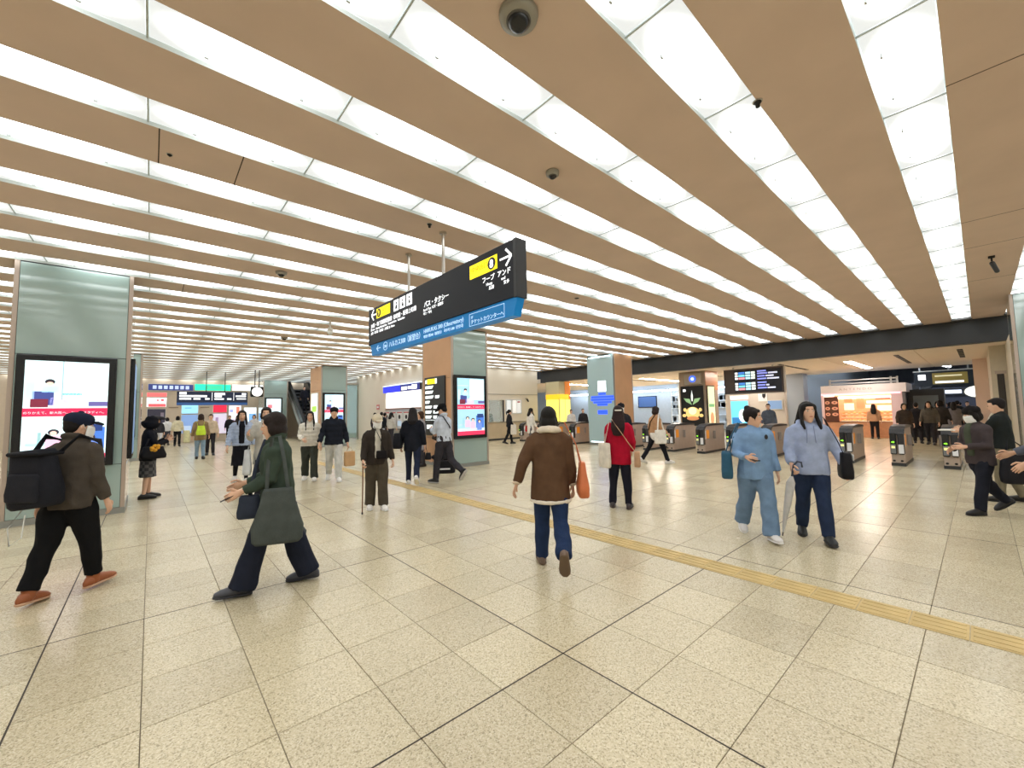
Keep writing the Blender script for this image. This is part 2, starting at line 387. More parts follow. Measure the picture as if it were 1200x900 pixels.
for k, (y0, y1) in enumerate(((9, 15), (15.5, 21.5), (22, 28))):
    t = empty('wall_washer', (32.2, (y0 + y1) / 2, 3.15), ('right', 'middle', 'left')[k] + ' linear lamp washing the pale hall wall with light', 'lamp'); hw = (y1 - y0) / 2
    MB().box((-.06, -hw, -.05), (.06, hw, .05)).obj('tube', glow((232, 242, 255), 14), t); MB().box((-.1, -hw - .05, .05), (.1, hw + .05, .1)).obj('tray', M_white, t)
    for q in (-.8, .8): MB().tube([(0, q * hw, .1), (0, q * hw, 2.45)], .015, 6).obj('hanger_rod', mat('rod_pale', (190, 194, 198), .5), t)
# ------------------------------------------------------------------ columns
def column(x0, x1, y0, y1, label, front='teal', side='wood', seams=(2.66, .84)):
    c = empty('column', ((x0 + x1) / 2, (y0 + y1) / 2, 0), label, 'column')
    ox, oy = (x0 + x1) / 2, (y0 + y1) / 2; a = (x1 - x0) / 2; b = (y1 - y0) / 2
    MB().box((-a + .02, -b + .02, 0), (a - .02, b - .02, ZC)).obj('core', M_dark, c)
    F = {'teal': M_teal, 'wood': M_wood}
    zs = [.1] + sorted(seams) + [ZC - .02]
    for k in range(len(zs) - 1):      # panels with open seams on every face
        z0, z1 = zs[k] + .004, zs[k + 1] - .004
        MB().box((-a + .06, -b, z0), (a - .06, -b + .03, z1), bev=.004).obj('front_panel', F[front], c)
        MB().box((-a + .06, b - .03, z0), (a - .06, b, z1), bev=.004).obj('rear_panel', F[front], c)
        MB().box((-a, -b + .06, z0), (-a + .03, b - .06, z1), bev=.004).obj('side_panel', F[side], c)
        MB().box((a - .03, -b + .06, z0), (a, b - .06, z1), bev=.004).obj('side_panel', F[side], c)
    for sx in (-1, 1):
        for sy in (-1, 1):
            MB().box((min(sx * a, sx * (a - .055)), min(sy * b, sy * (b - .055)), 0), (max(sx * a, sx * (a - .055)), max(sy * b, sy * (b - .055)), ZC - .01)).obj('corner_post', M_pinksteel, c)
    MB().box((-a - .008, -b - .008, 0), (a + .008, b + .008, .1)).obj('plinth', mat('plinth', (150, 152, 148), .4, metal=.4), c)
    return c
colA = column(-1.68, -.30, 9.85, 11.3, 'wide teal glass column at the left with a large advertising screen', side='teal')
colB = column(6.62, 7.95, 10.2, 11.95, 'teal and beech column in the middle behind the hanging sign')
colC = column(6.45, 7.75, 22.0, 23.9, 'distant teal and beech column beside the escalator', seams=(2.9,))
colF = column(5.85, 7.4, 33.0, 34.6, 'farthest teal column, left of the escalator', side='teal', seams=(3.2,))
colG = column(-1.7, -.3, 21.6, 23.2, 'teal column half hidden behind the wide left column', side='teal')
colD = column(15.5, 16.95, 10.7, 12.2, 'column among the ticket gates with glowing blue lettering on frosted glass', front='wood', side='teal', seams=())
colE = column(15.2, 16.6, -2.3, -.6, 'pale teal column cut off by the right edge', side='teal', seams=())
# glass face and light bars of the gate column
fr = frame((15.5, 11.45, 0), *SIDE)
MB().box((-.72, .12, .03), (.72, 4.1, .05), bev=.004).obj('glass_face', mat('frost_glass', (170, 198, 204), .12, spec=.7, coat=.5), colD, M=colD.matrix_world.inverted() @ fr)
for z0 in (.13, 4.02): MB().box((-.6, z0, .052), (.6, z0 + .05, .06)).obj('light_bar', glow((235, 250, 255), 2.2), colD, M=colD.matrix_world.inverted() @ fr)
# ------------------------------------------------------------------ screens
def ad_screen(M, wd, ht, label, art=True, emit=1.0, base=(214, 236, 240)):
    t = empty('digital_signage', M, label, 'screen')
    MB().box((-wd / 2, 0, 0), (wd / 2, ht, .07), bev=.01).obj('bezel', M_black, t)
    m = .085 * wd; iw = wd / 2 - m; z = .071
    scr = flat(t, 'display', glow(base, emit), -iw, m * .95, iw, ht - m * .95, z)
    H0, H1 = m * .95, ht - m * .95; hh = H1 - H0
    P = lambda nm, rgb, x0, y0, x1, y1, k=1, e=emit: flat(t, nm, glow(rgb, e), -iw + 2 * iw * x0, H0 + hh * y0, -iw + 2 * iw * x1, H0 + hh * y1, z + .002 * k)
    if not art: return t, P, iw, z, H0, hh
    P('picture_bench_blue', (62, 74, 140), .10, .565, .34, .70); P('picture_seat_red', (120, 40, 62), .08, .545, .28, .625, 2)
    P('picture_table', (70, 150, 150), .44, .665, .68, .685); P('picture_bag', (104, 96, 160), .76, .555, 1, .60)
    P('picture_window', (250, 250, 250), .45, .62, .98, .98); P('picture_frame', (160, 190, 200), .43, .62, .445, 1, 2)
    P('picture_shadow', (196, 226, 232), .0, .86, .4, .875); P('picture_shadow', (196, 226, 232), .02, .62, .12, .8)
    MB().ell((-iw + 2 * iw * .29, H0 + hh * .775, z + .004), (.035 * wd, .02 * ht, .002)).obj('picture_face', glow((236, 206, 190), emit), t)
    MB().ell((-iw + 2 * iw * .29, H0 + hh * .795, z + .003), (.05 * wd, .024 * ht, .002)).obj('picture_hair', glow((48, 44, 52), emit), t)
    P('picture_shirt', (190, 232, 236), .2, .69, .4, .755, 1); P('picture_trousers', (216, 206, 226), .3, .545, .6, .64, 1)
    P('banner', (222, 42, 86), 0, .455, 1, .535, 3)
    text('のりかえて、新大阪へ。ケーススタディへ。', 'banner_lettering', glow((255, 235, 240), emit), t, 0, H0 + hh * .48, .041 * wd, z + .0115, 'CENTER')
    P('picture_car', (70, 120, 210), .68, .12, .98, .34); P('picture_car_roof', (36, 60, 120), .72, .3, .95, .37, 2)
    P('picture_road', (206, 226, 232), 0, .0, 1, .12); P('picture_floor', (180, 214, 220), .05, .17, .45, .2); P('picture_stand', (150, 190, 196), .18, .15, .22, .3, 2)
    for (fx, fy) in ((.36, .3), (.56, .27), (.80, .24)):
        MB().ell((-iw + 2 * iw * fx, H0 + hh * fy, z + .006), (.055 * wd, .027 * ht, .002)).obj('picture_hair', glow((52, 48, 60), emit), t)
        MB().ell((-iw + 2 * iw * fx, H0 + hh * (fy - .01), z + .008), (.034 * wd, .02 * ht, .002)).obj('picture_face', glow((238, 208, 194), emit), t)
        P('picture_body', ((226, 236, 244), (226, 190, 214), (110, 140, 214))[int(fx * 3) % 3], fx - .09, fy - .16, fx + .09, fy - .035, 2)
    P('bottom_banner', (226, 52, 92), 0, 0, 1, .07, 3)
    return t
ad_screen(frame((-1.03, 9.85, .84), *FRONT), 1.13, 1.81, 'tall advertising screen glowing on the wide left column', emit=.92)
ad_screen(frame((7.25, 10.2, .84), *FRONT), 1.19, 1.89, 'tall advertising screen on the middle column beside the person in the pale shirt', emit=.78, base=(166, 212, 232))
ad_screen(frame((7.07, 22, .9), *FRONT), 1.1, 1.86, 'bright portrait screen on the distant column behind the black padded jacket', emit=.85, base=(196, 224, 236))
t, P, iw, z, H0, hh = ad_screen(frame((6.5, 33, 1.1), *FRONT), 1.1, 1.85, 'portrait screen on the farthest teal column', art=False, emit=.95)
P('picture_block', (206, 222, 226), .1, .2, .7, .6); P('picture_red', (226, 120, 130), .1, .6, .4, .75)
t, P, iw, z, H0, hh = ad_screen(frame((-1.0, 21.6, .9), *FRONT), 1.1, 1.86, 'screen on the column half hidden at the left', art=False)
for nm, lab in (('A', 'thin black screen seen edge-on on the right side of the wide left column'),):
    t = empty('side_screen', frame((-.30, 10.6, .9), (0, 1, 0), (0, 0, 1)), lab, 'screen')
    MB().box((-.5, 0, 0), (.5, 1.8, .06), bev=.008).obj('bezel', M_black, t)
    flat(t, 'display', glow((120, 150, 190), .5), -.43, .08, .43, 1.72, .061)
t = empty('poster', frame((6.45, 23.0, 1.1), *SIDE), 'narrow lit poster with green patch on the distant column', 'poster')
MB().box((-.6, 0, 0), (.6, 1.7, .04)).obj('frame', M_white, t); flat(t, 'print', glow((238, 244, 236), .9), -.55, .05, .55, 1.65, .041)
flat(t, 'print_green', glow((160, 206, 90), .8), -.4, .7, .4, 1.0, .044)
# information board on the beech side of the middle column
t = empty('guide_board', frame((6.62, 11.13, .92), *SIDE), 'black exit guide board with white lettering on the beech column side', 'sign')
MB().box((-.6, 0, 0), (.6, 1.82, .05), bev=.006).obj('panel', mat('board_black', (34, 36, 40), .35), t)
M_w = glow((240, 250, 250), .95); M_y = glow((246, 222, 30), .9)
flat(t, 'arrow_tile', M_w, -.54, 1.62, -.44, 1.74, .051); flat(t, 'yellow_plate', M_y, -.42, 1.60, .06, 1.76, .051); flat(t, 'yellow_plate_end', M_w, .06, 1.60, .16, 1.76, .051)
for r, (ws) in enumerate(((.5,), (.5,), (.52, .26), (.28,), (.42, .3), (.4, .34), (.4, .4))):
    x = -.54
    for q, wd in enumerate(ws):
        y = 1.50 - r * .155
        o = MB().prism([(x, y - .045), (x + wd * .82, y - .045), (x + wd, y + .045), (x, y + .045)], .051, .053).obj('lettering_row', M_w, t); x += wd + .08
flat(t, 'rule', M_w, -.54, .47, .1, .485, .051)
for x in (-.46, -.02): flat(t, 'exit_plate', M_w, x, .2, x + .36, .33, .051)
# lit letters on the gate column
t = empty('column_sign', frame((15.46, 11.36, 0), *SIDE), 'glowing white square above blue lettering on the gate column', 'sign')
flat(t, 'white_square', glow((250, 254, 255), 2.0), -.22, 2.45, .22, 2.93, .0, .02)
M_b = glow((36, 78, 255), 1.3)
for (y, hw) in ((2.34, .2), (2.2, .62), (2.08, .64), (1.96, .5), (1.85, .28)): flat(t, 'blue_lettering', M_b, -hw, y - .045, hw, y + .05, .0, .015)
flat(t, 'blue_plate', M_b, -.26, 1.42, .26, 1.6, .0, .015)
# ------------------------------------------------------------------ hanging direction sign
def on_sign(y): return 7.28 - y
sg = empty('direction_sign', frame((2.95, 7.28, 0), *SIDE), 'long black overhead direction sign with blue lower band', 'sign')
M_sg = mat('sign_black', (24, 27, 36), .4, spec=.2)
MB().box((0, 2.86, -.15), (4.03, 3.51, 0), bev=.006).obj('light_box', M_sg, sg)
MB().box((3.985, 2.85, -.152), (4.04, 3.515, .004), bev=.004).obj('end_frame', mat('sign_frame', (28, 30, 34), .4), sg)
MB().box((-.008, 2.85, -.152), (.03, 3.515, .004), bev=.004).obj('end_frame', mat('sign_frame', (28, 30, 34), .4), sg)
bl = MB(); bl.add([(.02, 2.86, -.13), (4.02, 2.86, -.13), (3.95, 2.66, -.13), (.09, 2.66, -.13), (.02, 2.86, -.02), (4.02, 2.86, -.02), (3.95, 2.66, -.02), (.09, 2.66, -.02)],
       [(3, 2, 1, 0), (4, 5, 6, 7)][::1] + [(0, 1, 5, 4), (1, 2, 6, 5), (2, 3, 7, 6), (3, 0, 4, 7)])
blue = bl.obj('blue_band', mat('sign_blue', (12, 116, 182), .4, emit=.3, spec=.3), sg)
Wt = glow((250, 252, 255), 1.1); Yl = glow((250, 232, 20), .95); Dk = mat('sign_ink', (40, 40, 40), .6); Wd = glow((190, 222, 245), .7)
def arrow(parent, cx, cy, s, d, m):
    k = MB(); w_ = .11 * s
    k.prism([(cx - d * .5 * s if d > 0 else cx - .42 * s, cy - w_ * .5), (cx + .42 * s if d > 0 else cx + .5 * s, cy - w_ * .5), (cx + .42 * s if d > 0 else cx + .5 * s, cy + w_ * .5), (cx - .5 * s if d > 0 else cx - .42 * s, cy + w_ * .5)], .002, .005)
    for sg_ in (1, -1):
        tip = (cx + d * .5 * s, cy); b_ = (cx + d * .02 * s, cy + sg_ * .48 * s); nx, ny = -(b_[1] - tip[1]), (b_[0] - tip[0]); q = math.hypot(nx, ny); nx, ny = nx / q * w_ * .6, ny / q * w_ * .6
        pts = [(tip[0] + nx, tip[1] + ny), (b_[0] + nx, b_[1] + ny), (b_[0] - nx, b_[1] - ny), (tip[0] - nx, tip[1] - ny)]
        k.prism(pts, .002, .0055)
    k.obj('arrow', m, parent)
arrow(sg, .22, 3.38, .2, -1, Wt); arrow(sg, 3.86, 3.335, .2, 1, Wt)
flat(sg, 'yellow_plate', Yl, .34, 3.29, .88, 3.46, .002)
MB().disc((.44, 3.375), .075, .075, .005, .008).obj('number_disc', Dk, sg); text('9', 'exit_number', Yl, sg, .44, 3.325, .14, .0095, 'CENTER')
text('出口', 'exit_lettering', mat('faint_ink', (196, 176, 20), .6, emit=.3), sg, .56, 3.325, .14, .006)
for q in range(3):
    x = 1.02 + q * .225; flat(sg, 'pictogram_plate', Wt, x, 3.28, x + .18, 3.46, .002)
    k = MB(); k.disc((x + .0975, 3.405), .02, .02, .005, .007, 12); k.prism([(x + .06, 3.31), (x + .135, 3.31), (x + .12 - q * .01, 3.375), (x + .075 + q * .01, 3.375)], .005, .007); k.obj('pictogram', Dk, sg)
text('JR線・地下鉄御堂筋線  谷町線・阪堺上町線', 'line_names', Wt, sg, .1, 3.158, .087, .004)
text('JR Lines   Subway Midosuji Line   Tanimachi Line   Hankai Line', 'line_names_latin', Wt, sg, .1, 3.10, .052, .004)
text('JR線・地下鉄・谷町線・上町線  JR  Metro', 'line_names_other', Wt, sg, .1, 3.035, .052, .004)
text('バス・タクシー', 'bus_taxi', Wt, sg, 2.02, 3.145, .095, .004, bold=.001)
text('Bus & Taxi  公交・出租车', 'bus_taxi_latin', Wt, sg, 2.0, 3.085, .05, .004); text('버스・택시', 'bus_taxi_other', Wt, sg, 2.0, 3.03, .05, .004)
flat(sg, 'yellow_plate', Yl, 3.17, 3.255, 3.71, 3.425, .002)
MB().disc((3.61, 3.34), .072, .072, .005, .008).obj('number_disc', Dk, sg); text('8', 'exit_number', Wt, sg, 3.61, 3.29, .135, .0095, 'CENTER', bold=.003)
text('中央出口', 'exit_lettering', mat('faint_ink', (196, 176, 20), .6, emit=.3), sg, 3.2, 3.325, .085, .006)
text('フープ', 'hoop_lettering', Wt, sg, 3.42, 3.148, .08, .004, bold=.001); text('Hoop', 'hoop_latin', Wt, sg, 3.5, 3.095, .05, .004); text('后普', 'hoop_other', Wt, sg, 3.55, 3.04, .05, .004)
text('アンド', 'and_lettering', Wt, sg, 3.71, 3.148, .08, .004, bold=.001); text('and', 'and_latin', Wt, sg, 3.78, 3.095, .05, .004); text('安多', 'and_other', Wt, sg, 3.82, 3.04, .05, .004)
Bz = Matrix.Translation((0, 0, -.02))
k = MB(); k.prism([(.3, 2.757), (.46, 2.757), (.46, 2.769), (.3, 2.769)], -.018, -.015)
k.prism([(.3, 2.757), (.36, 2.71), (.37, 2.72), (.315, 2.763)], -.018, -.015); k.prism([(.3, 2.769), (.315, 2.763), (.37, 2.806), (.36, 2.816)], -.018, -.015); k.obj('arrow', Wd, sg)
k = MB()
for q in range(20):
    a0, a1 = 2 * PI * q / 20, 2 * PI * (q + 1) / 20
    k.prism([(.66 + .085 * math.cos(a0), 2.762 + .072 * math.sin(a0)), (.66 + .085 * math.cos(a1), 2.762 + .072 * math.sin(a1)), (.66 + .077 * math.cos(a1), 2.762 + .064 * math.sin(a1)), (.66 + .077 * math.cos(a0), 2.762 + .064 * math.sin(a0))], -.018, -.015)
k.obj('round_emblem', Wd, sg); text('300', 'emblem_lettering', Wd, sg, .66, 2.735, .07, -.016, 'CENTER')
text('ハルカス300（展望台）', 'observatory_lettering', Wd, sg, .8, 2.725, .108, -.016)
text('HARUKAS 300 (Observatory)', 'observatory_latin', Wd, sg, 1.97, 2.77, .083, -.016); text('哈鲁卡斯300（展望台）  하루카스300（전망대）', 'observatory_other', Wd, sg, 1.97, 2.70, .05, -.016)
k = MB()
for (a, b_) in (((3.12, 2.675), (3.80, 2.68)), ((3.12, 2.825), (3.80, 2.83)), ((3.12, 2.675), (3.125, 2.83)), ((3.795, 2.675), (3.80, 2.83))): k.box((*a, -.018), (*b_, -.015))
k.obj('counter_box_outline', Wd, sg); text('1F', 'counter_floor', Wd, sg, 3.15, 2.765, .05, -.016); text('チケットカウンターへ', 'counter_lettering', Wd, sg, 3.15, 2.70, .064, -.016)
for y in (4.86, 5.89):
    MB().lathe([(.022, 3.5), (.022, ZC - .03), (.05, ZC - .03), (.05, ZC)], 14, (on_sign(y), 0, 0)).obj('hanger_pole', M_steel, sg, M=Matrix.Translation((0, 0, -.08)) @ Matrix(((1, 0, 0, 0), (0, 0, 1, 0), (0, -1, 0, 0), (0, 0, 0, 1))), smooth=False)
    MB().box((on_sign(y) - .04, 3.51, -.12), (on_sign(y) + .04, 3.53, -.04)).obj('hanger_foot', M_steel, sg)

# ------------------------------------------------------------------ cameras and sensors on the ceiling
def dome_cam(x, y, r, label, dark=False):
    t = empty('dome_camera', (x, y, ZC), label, 'camera')
    MB().lathe([(r * 1.0, 0), (r * 1.02, -.012), (r * .96, -.04), (r * .6, -.05)], 28).obj('housing', mat('cam_grey', (150, 146, 136), .4), t, True)
    MB().ell((0, 0, -.045), (r * .58, r * .58, r * .55)).obj('dome', M_black, t, True)
    MB().lathe([(r * .64, -.044), (r * .64, -.056), (r * .55, -.058)], 24).obj('ring', mat('cam_ring', (84, 82, 78), .4), t, True)
    return t
dome_cam(1.7, 1.8, .125, 'large grey dome camera at the top edge of the ceiling')
dome_cam(3.15, 2.86, .07, 'small dome camera on the ceiling board right of the overhead sign')
dome_cam(1.66, 8.02, .09, 'low dome camera on the ceiling left of the overhead sign')
dome_cam(3.17, 14.74, .1, 'distant dome camera above the crowd')
def sensor(x, y, label, r=.03, l=.05):
    t = empty('ceiling_sensor', (x, y, ZC), label, 'sensor')
    MB().lathe([(r, 0), (r, -.012), (r * .6, -.016), (r * .55, -l), (r * .2, -l - .005)], 14).obj('body', M_blackm, t, True)
    MB().lathe([(r * 1.3, 0), (r * 1.3, -.005), (r, -.007)], 14).obj('flange', M_steel, t)
sensor(3.74, 1.07, 'black sprinkler head on the edge of a ceiling board'); sensor(2.75, 4.75, 'tiny black sensor beside the sign hanger'); sensor(.06, 5.02, 'tiny black sensor next to the board seam', .02, .02)
sensor(5.6, 5.95, 'flat round sensor far right of the sign hangers', .05, .015); sensor(7.2, 5.9, 'flat round sensor two boards past the sign', .05, .015)
t = empty('bullet_camera', (11.0, -.29, ZC), 'bullet camera on a bracket at the upper right', 'camera')
MB().box((-.06, -.04, -.02), (.06, .04, 0)).obj('mount', M_blackm, t); MB().tube([(0, 0, -.02), (0, 0, -.12)], .012).obj('stem', M_blackm, t)
MB().limb([(-.02, 0, -.12), (.04, -.05, -.27)], [.035, .032], n=12).obj('camera_body', M_dark, t, True)
t = empty('pendant_camera', (3.55, 11.4, ZC), 'white pendant camera hanging far below the left ceiling', 'camera')
MB().tube([(0, 0, 0), (0, 0, -.22)], .02).obj('stem', M_white, t); MB().lathe([(.05, -.2), (.07, -.26), (.07, -.34), (.03, -.4)], 16).obj('body', M_white, t, True)

# ------------------------------------------------------------------ ticket gates
M_gside = mat('gate_side', (186, 168, 154), .4, metal=.1, var=.05); M_gtop = mat('gate_top', (44, 44, 48), .3)
M_or = mat('gate_orange', (236, 150, 40), .5, emit=.15); M_gw = mat('gate_notice', (228, 230, 234), .5)
def make_gate():
    t = empty('ticket_gate', (0, 0, 0))
    MB().box((0, -.14, 0), (1.75, .14, .08)).obj('plinth', M_dark, t)
    k = MB(); prof = [(0.02, .08), (1.75, .08), (1.75, .9), (1.7, .96), (.3, .96), (.1, .93), (.02, .86)]
    k.prism(prof, -.13, .13, Matrix(((1, 0, 0, 0), (0, 0, -1, 0), (0, 1, 0, 0), (0, 0, 0, 1)))); k.obj('cabinet', M_gside, t)
    k = MB(); prof = [(-.03, .82), (.0, .8), (.22, .965), (1.68, .965), (1.74, .94), (1.76, .96), (1.70, 1.01), (.95, 1.05), (.3, 1.02), (.06, .95)]
    k.prism(prof, -.145, .145, Matrix(((1, 0, 0, 0), (0, 0, -1, 0), (0, 1, 0, 0), (0, 0, 0, 1)))); k.obj('top_cover', M_gtop, t)
    for s in (-1, 1):   # two heads facing the concourse
        h = MB().box((-.06, s * .075 - .062, .3), (.1, s * .075 + .062, .86), bev=.02).obj('reader_head', M_gtop if s < 0 else M_blackm, t)
        MB().box((-.066, s * .075 - .05, .33), (-.058, s * .075 + .05, .56)).obj('notice_plate' if s < 0 else 'head_plate', M_gw if s < 0 else mat('gate_plate', (120, 122, 124), .4), h)
        MB().ell((-.058, s * .075, .14), (.008, .03, .025)).obj('slot_cover', M_blackm, t, True)
    k = MB(); k.box((-.067, .03, .58), (-.058, .12, .66)); k.obj('display', M_black, t)
    k = MB(); k.prism([(-.03, -.012), (.005, -.012), (.005, -.03), (.035, 0), (.005, .03), (.005, .012), (-.03, .012)], 0, .003, frame((-.0675, .075, .62), (0, -1, 0), (0, 0, 1))); k.obj('green_arrow', glow((150, 255, 60), 1.2), t)
    MB().box((-.068, .04, .46), (-.06, .11, .52)).obj('lit_plate', glow((226, 220, 150), .7), t)
    for s in (-1, 1):
        MB().box((.2, min(s * .13, s * .136), .52), (.42, max(s * .13, s * .136), .82)).obj('orange_panel', M_or, t)
        MB().box((.05, min(s * .13, s * .136), .50), (.17, max(s * .13, s * .136), .8)).obj('white_panel', M_gw, t)
        MB().box((.75, min(s * .13, s * .22), .5), (.79, max(s * .13, s * .22), .78), bev=.01).obj('flap', mat('gate_flap', (150, 142, 136), .4), t)
    return t
gate0 = make_gate()
GL = [(.55, 'ticket gate behind the masked person in dark clothes'), (1.5, 'ticket gate with green arrow in front of the bakery crowd'), (2.55, 'ticket gate just right of the person in the lavender hoodie'),
      (3.55, 'ticket gate hidden behind the person in the lavender hoodie'), (4.55, 'ticket gate behind the two people in blue'), (5.6, 'ticket gate left of the two people in blue, under the departure board'), (6.62, 'ticket gate under the gold emblem poster'),
      (7.75, 'ticket gate right behind the person in the tan jacket'), (8.75, 'ticket gate left behind the person in the tan jacket'), (9.9, 'ticket gate touching the right side of the lettered column'), (13.0, 'ticket gate touching the left side of the lettered column'),
      (14.1, 'second ticket gate left of the lettered column'), (15.2, 'third ticket gate left of the lettered column'), (16.6, 'ticket gate nearest the staffed window')]
for k, (y, lb) in enumerate(GL):
    o = gate0 if k == 0 else copy_tree(gate0)
    o.location = (14.65 if y < 12 else 15.2, y, 0); tag(o, lb, 'ticket gate', 'row of ticket gates')

# ------------------------------------------------------------------ behind the gates
db = empty('departure_board', frame((20, 6.6, 2.22), *SIDE), 'brown departure board with coloured rows hanging past the gates', 'board')
MB().box((-1.2, 0, -.12), (1.2, 1.1, 0)).obj('cabinet', mat('board_brown', (78, 66, 64), .5), db)
k = MB(); k.box((-1.22, -.03, -.13), (1.22, 0, .01)); k.box((1.2, -.03, -.13), (1.25, 1.13, .01)); k.box((-1.22, 1.1, -.13), (1.25, 1.13, .01)); k.obj('edge_frame', mat('board_edge', (190, 180, 170), .4), db)
flat(db, 'led_panel', mat('led_dark', (22, 24, 40), .4), -.75, .06, 1.12, 1.04, .001)
for r, y in enumerate((.92, .8, .68, .44, .32, .2)):
    cs = [(250, 252, 255), ((70, 130, 220), (120, 225, 245), (236, 150, 160))[r % 3], (190, 235, 250), (240, 252, 245)]
    x = -.72
    for q, wd in enumerate((.12, .26, .2, .16)):
        flat(db, 'led_row', glow(cs[q], 1.0), x, y - .045, x + wd, y + .045, .003); x += wd + .03
for y, ws in ((.96, (.35,)), (.86, (.4, .35)), (.74, (.3, .3)), (.62, (.35, .45)), (.46, (.35,)), (.34, (.3, .12)), (.22, (.35, .3))):
    x = .2
    for q, wd in enumerate(ws): flat(db, 'led_row', glow(((150, 160, 250), (225, 230, 255))[q], .9), x, y - .03, x + wd, y + .03, .003); x += wd + .03
for x in (-.8, .8): MB().box((x - .03, 1.13, -.09), (x + .03, 1.22, -.03)).obj('bracket', M_steel, db)
# wide beech pillar with the emblem poster
c = empty('gate_pillar', (20.75, 9.3, 0), 'stone and copper pillar behind the gates carrying the gold emblem poster', 'pillar')
MB().box((-.7, -.6, 0), (.7, .7, 3.415)).obj('shaft', mat('pillar_stone', (176, 158, 140), .5, var=.05), c)
MB().box((-.68, -.62, 2.5), (.72, -.6, 3.41)).obj('copper_face', mat('copper_face', (208, 140, 96), .35), c)
t = empty('emblem_poster', frame((20.03, 9.35, .75), *SIDE), 'black poster with a gold and green crown-like emblem behind the gates', 'poster')
MB().box((-.56, 0, 0), (.56, 1.95, .03)).obj('sheet', mat('poster_black', (26, 26, 28), .4), t)
G = glow((236, 206, 130), .75)
MB().disc((0, .62), .34, .3, .031, .034).obj('gold_body', G, t); MB().disc((0, .72), .2, .18, .034, .037).obj('pale_disc', glow((246, 236, 196), .8), t)
MB().prism([(-.03, 1.2), (.03, 1.2), (.05, 1.45), (.0, 1.75), (-.05, 1.45)], .031, .034).obj('white_spire', glow((236, 244, 240), .85), t)
for s in (-1, 1):
    MB().prism([(s * .02, 1.02), (s * .3, 1.18), (s * .42, 1.36), (s * .12, 1.32)][::s], .031, .035).obj('green_leaf', glow((150, 190, 140), .6), t)
    MB().disc((s * .42, .5), .1, .08, .031, .034).obj('gold_petal', G, t); MB().disc((s * .38, .78), .08, .09, .031, .034).obj('gold_petal', G, t)
MB().disc((0, .36), .3, .1, .032, .035).obj('red_base', glow((206, 140, 90), .7), t); flat(t, 'small_mark', Wt, -.44, 1.68, -.3, 1.8, .031)
t = empty('lit_poster', frame((20.55, 8.68, .75), (1, 0, 0), (0, 0, 1)), 'tall lit poster on the copper side of the pillar', 'poster')
MB().box((-.42, 0, 0), (.42, 1.95, .03)).obj('frame', M_black, t); flat(t, 'print', glow((226, 232, 190), .85), -.36, .06, .36, 1.9, .031)
flat(t, 'print_green', glow((110, 170, 120), .7), -.3, .9, .3, 1.05, .034); MB().disc((0, .35), .2, .3, .034, .036).obj('print_figure', glow((206, 150, 110), .7), t)
t = empty('square_signal', frame((20.02, 9.25, 2.8), *SIDE), 'small square panel with a blue ring above the emblem poster', 'sign')
MB().box((-.42, -.02, 0), (.42, .5, .1), bev=.01).obj('case', mat('signal_case', (182, 172, 160), .4), t); MB().disc((0, .24), .17, .17, .101, .106).obj('blue_ring', glow((70, 110, 250), 1.2), t); MB().disc((0, .24), .08, .08, .106, .11).obj('white_core', glow((220, 230, 255), 1.2), t)
# yellow booth
t = empty('photo_booth', (19.05, 17.35, 0), 'bright yellow lit booth behind the gates beside the white wall', 'booth')
MB().box((-.5, -.55, 0), (.5, .55, 3.4)).obj('body', mat('booth_body', (206, 196, 160), .5), t)
MB().box((.02, -.58, 2.3), (.5, -.55, 3.4)).obj('orange_header', mat('booth_orange', (232, 140, 60), .5, emit=.3), t)
for (y0, y1) in ((-.5, -.02), (.02, .5)): MB().box((-.54, y0, .9), (-.5, y1, 2.3)).obj('yellow_lightbox', glow((250, 240, 110), .9), t)
for (x0, x1) in ((-.46, -.04), (.04, .46)): MB().box((x0, -.59, .9), (x1, -.55, 2.3)).obj('yellow_lightbox', glow((250, 240, 120), .9), t)
MB().box((-.58, -.62, 2.32), (.3, -.56, 2.62)).obj('header_lettering', glow((240, 196, 40), .8), t); MB().box((-.58, -.56, 2.32), (-.54, .5, 2.62)).obj('header_lettering', glow((240, 196, 40), .8), t)
# hall shelves
def shelf_unit(x, y0, y1, label):
    t = empty('display_shelf', frame((x, (y0 + y1) / 2, 0), *SIDE), label, 'shelf'); hw = (y1 - y0) / 2
    MB().box((-hw, 0, -.5), (hw, 3.1, -.46)).obj('back_panel', mat('shelf_back', (70, 76, 86), .6), t)
    for z in (.5, 1.05, 1.6, 2.15, 2.7): MB().box((-hw, z, -.46), (hw, z + .05, 0)).obj('shelf_board', mat('shelf_white', (228, 236, 242), .4, emit=.25), t)
    for sx in (-hw, hw - .06): MB().box((sx, 0, -.46), (sx + .06, 3.1, .0)).obj('upright', M_white, t)
    r = random.Random(label)
    for z in (.55, 1.1, 1.65, 2.2):
        xx = -hw + .12
        while xx < hw - .35:
            wd = r.uniform(.16, .34); 
            if r.random() < .8: MB().box((xx, z, -.4), (xx + wd, z + r.uniform(.2, .42), -.1)).obj('goods', mat('goods%d' % r.randrange(4), ((52, 44, 58), (84, 60, 66), (40, 44, 60), (120, 110, 110))[r.randrange(4)], .6), t)
            xx += wd + .06
    return t
shelf_unit(32.9, 15.2, 17.2, 'shop shelf with dark goods seen left of the tan jacket'); shelf_unit(32.9, 12.2, 14.4, 'shop shelf with dark goods seen right of the tan jacket')
c = empty('hall_pillar', (28.2, 13.2, 0), 'pale blue pillar in the hall seen above the tan jacket', 'pillar'); MB().box((-.6, -.7, 0), (.6, .7, 3.41)).obj('shaft', mat('pale_blue', (196, 210, 224), .4), c); MB().box((-.62, -.72, 0), (.62, .72, .15)).obj('base', M_dark, c)
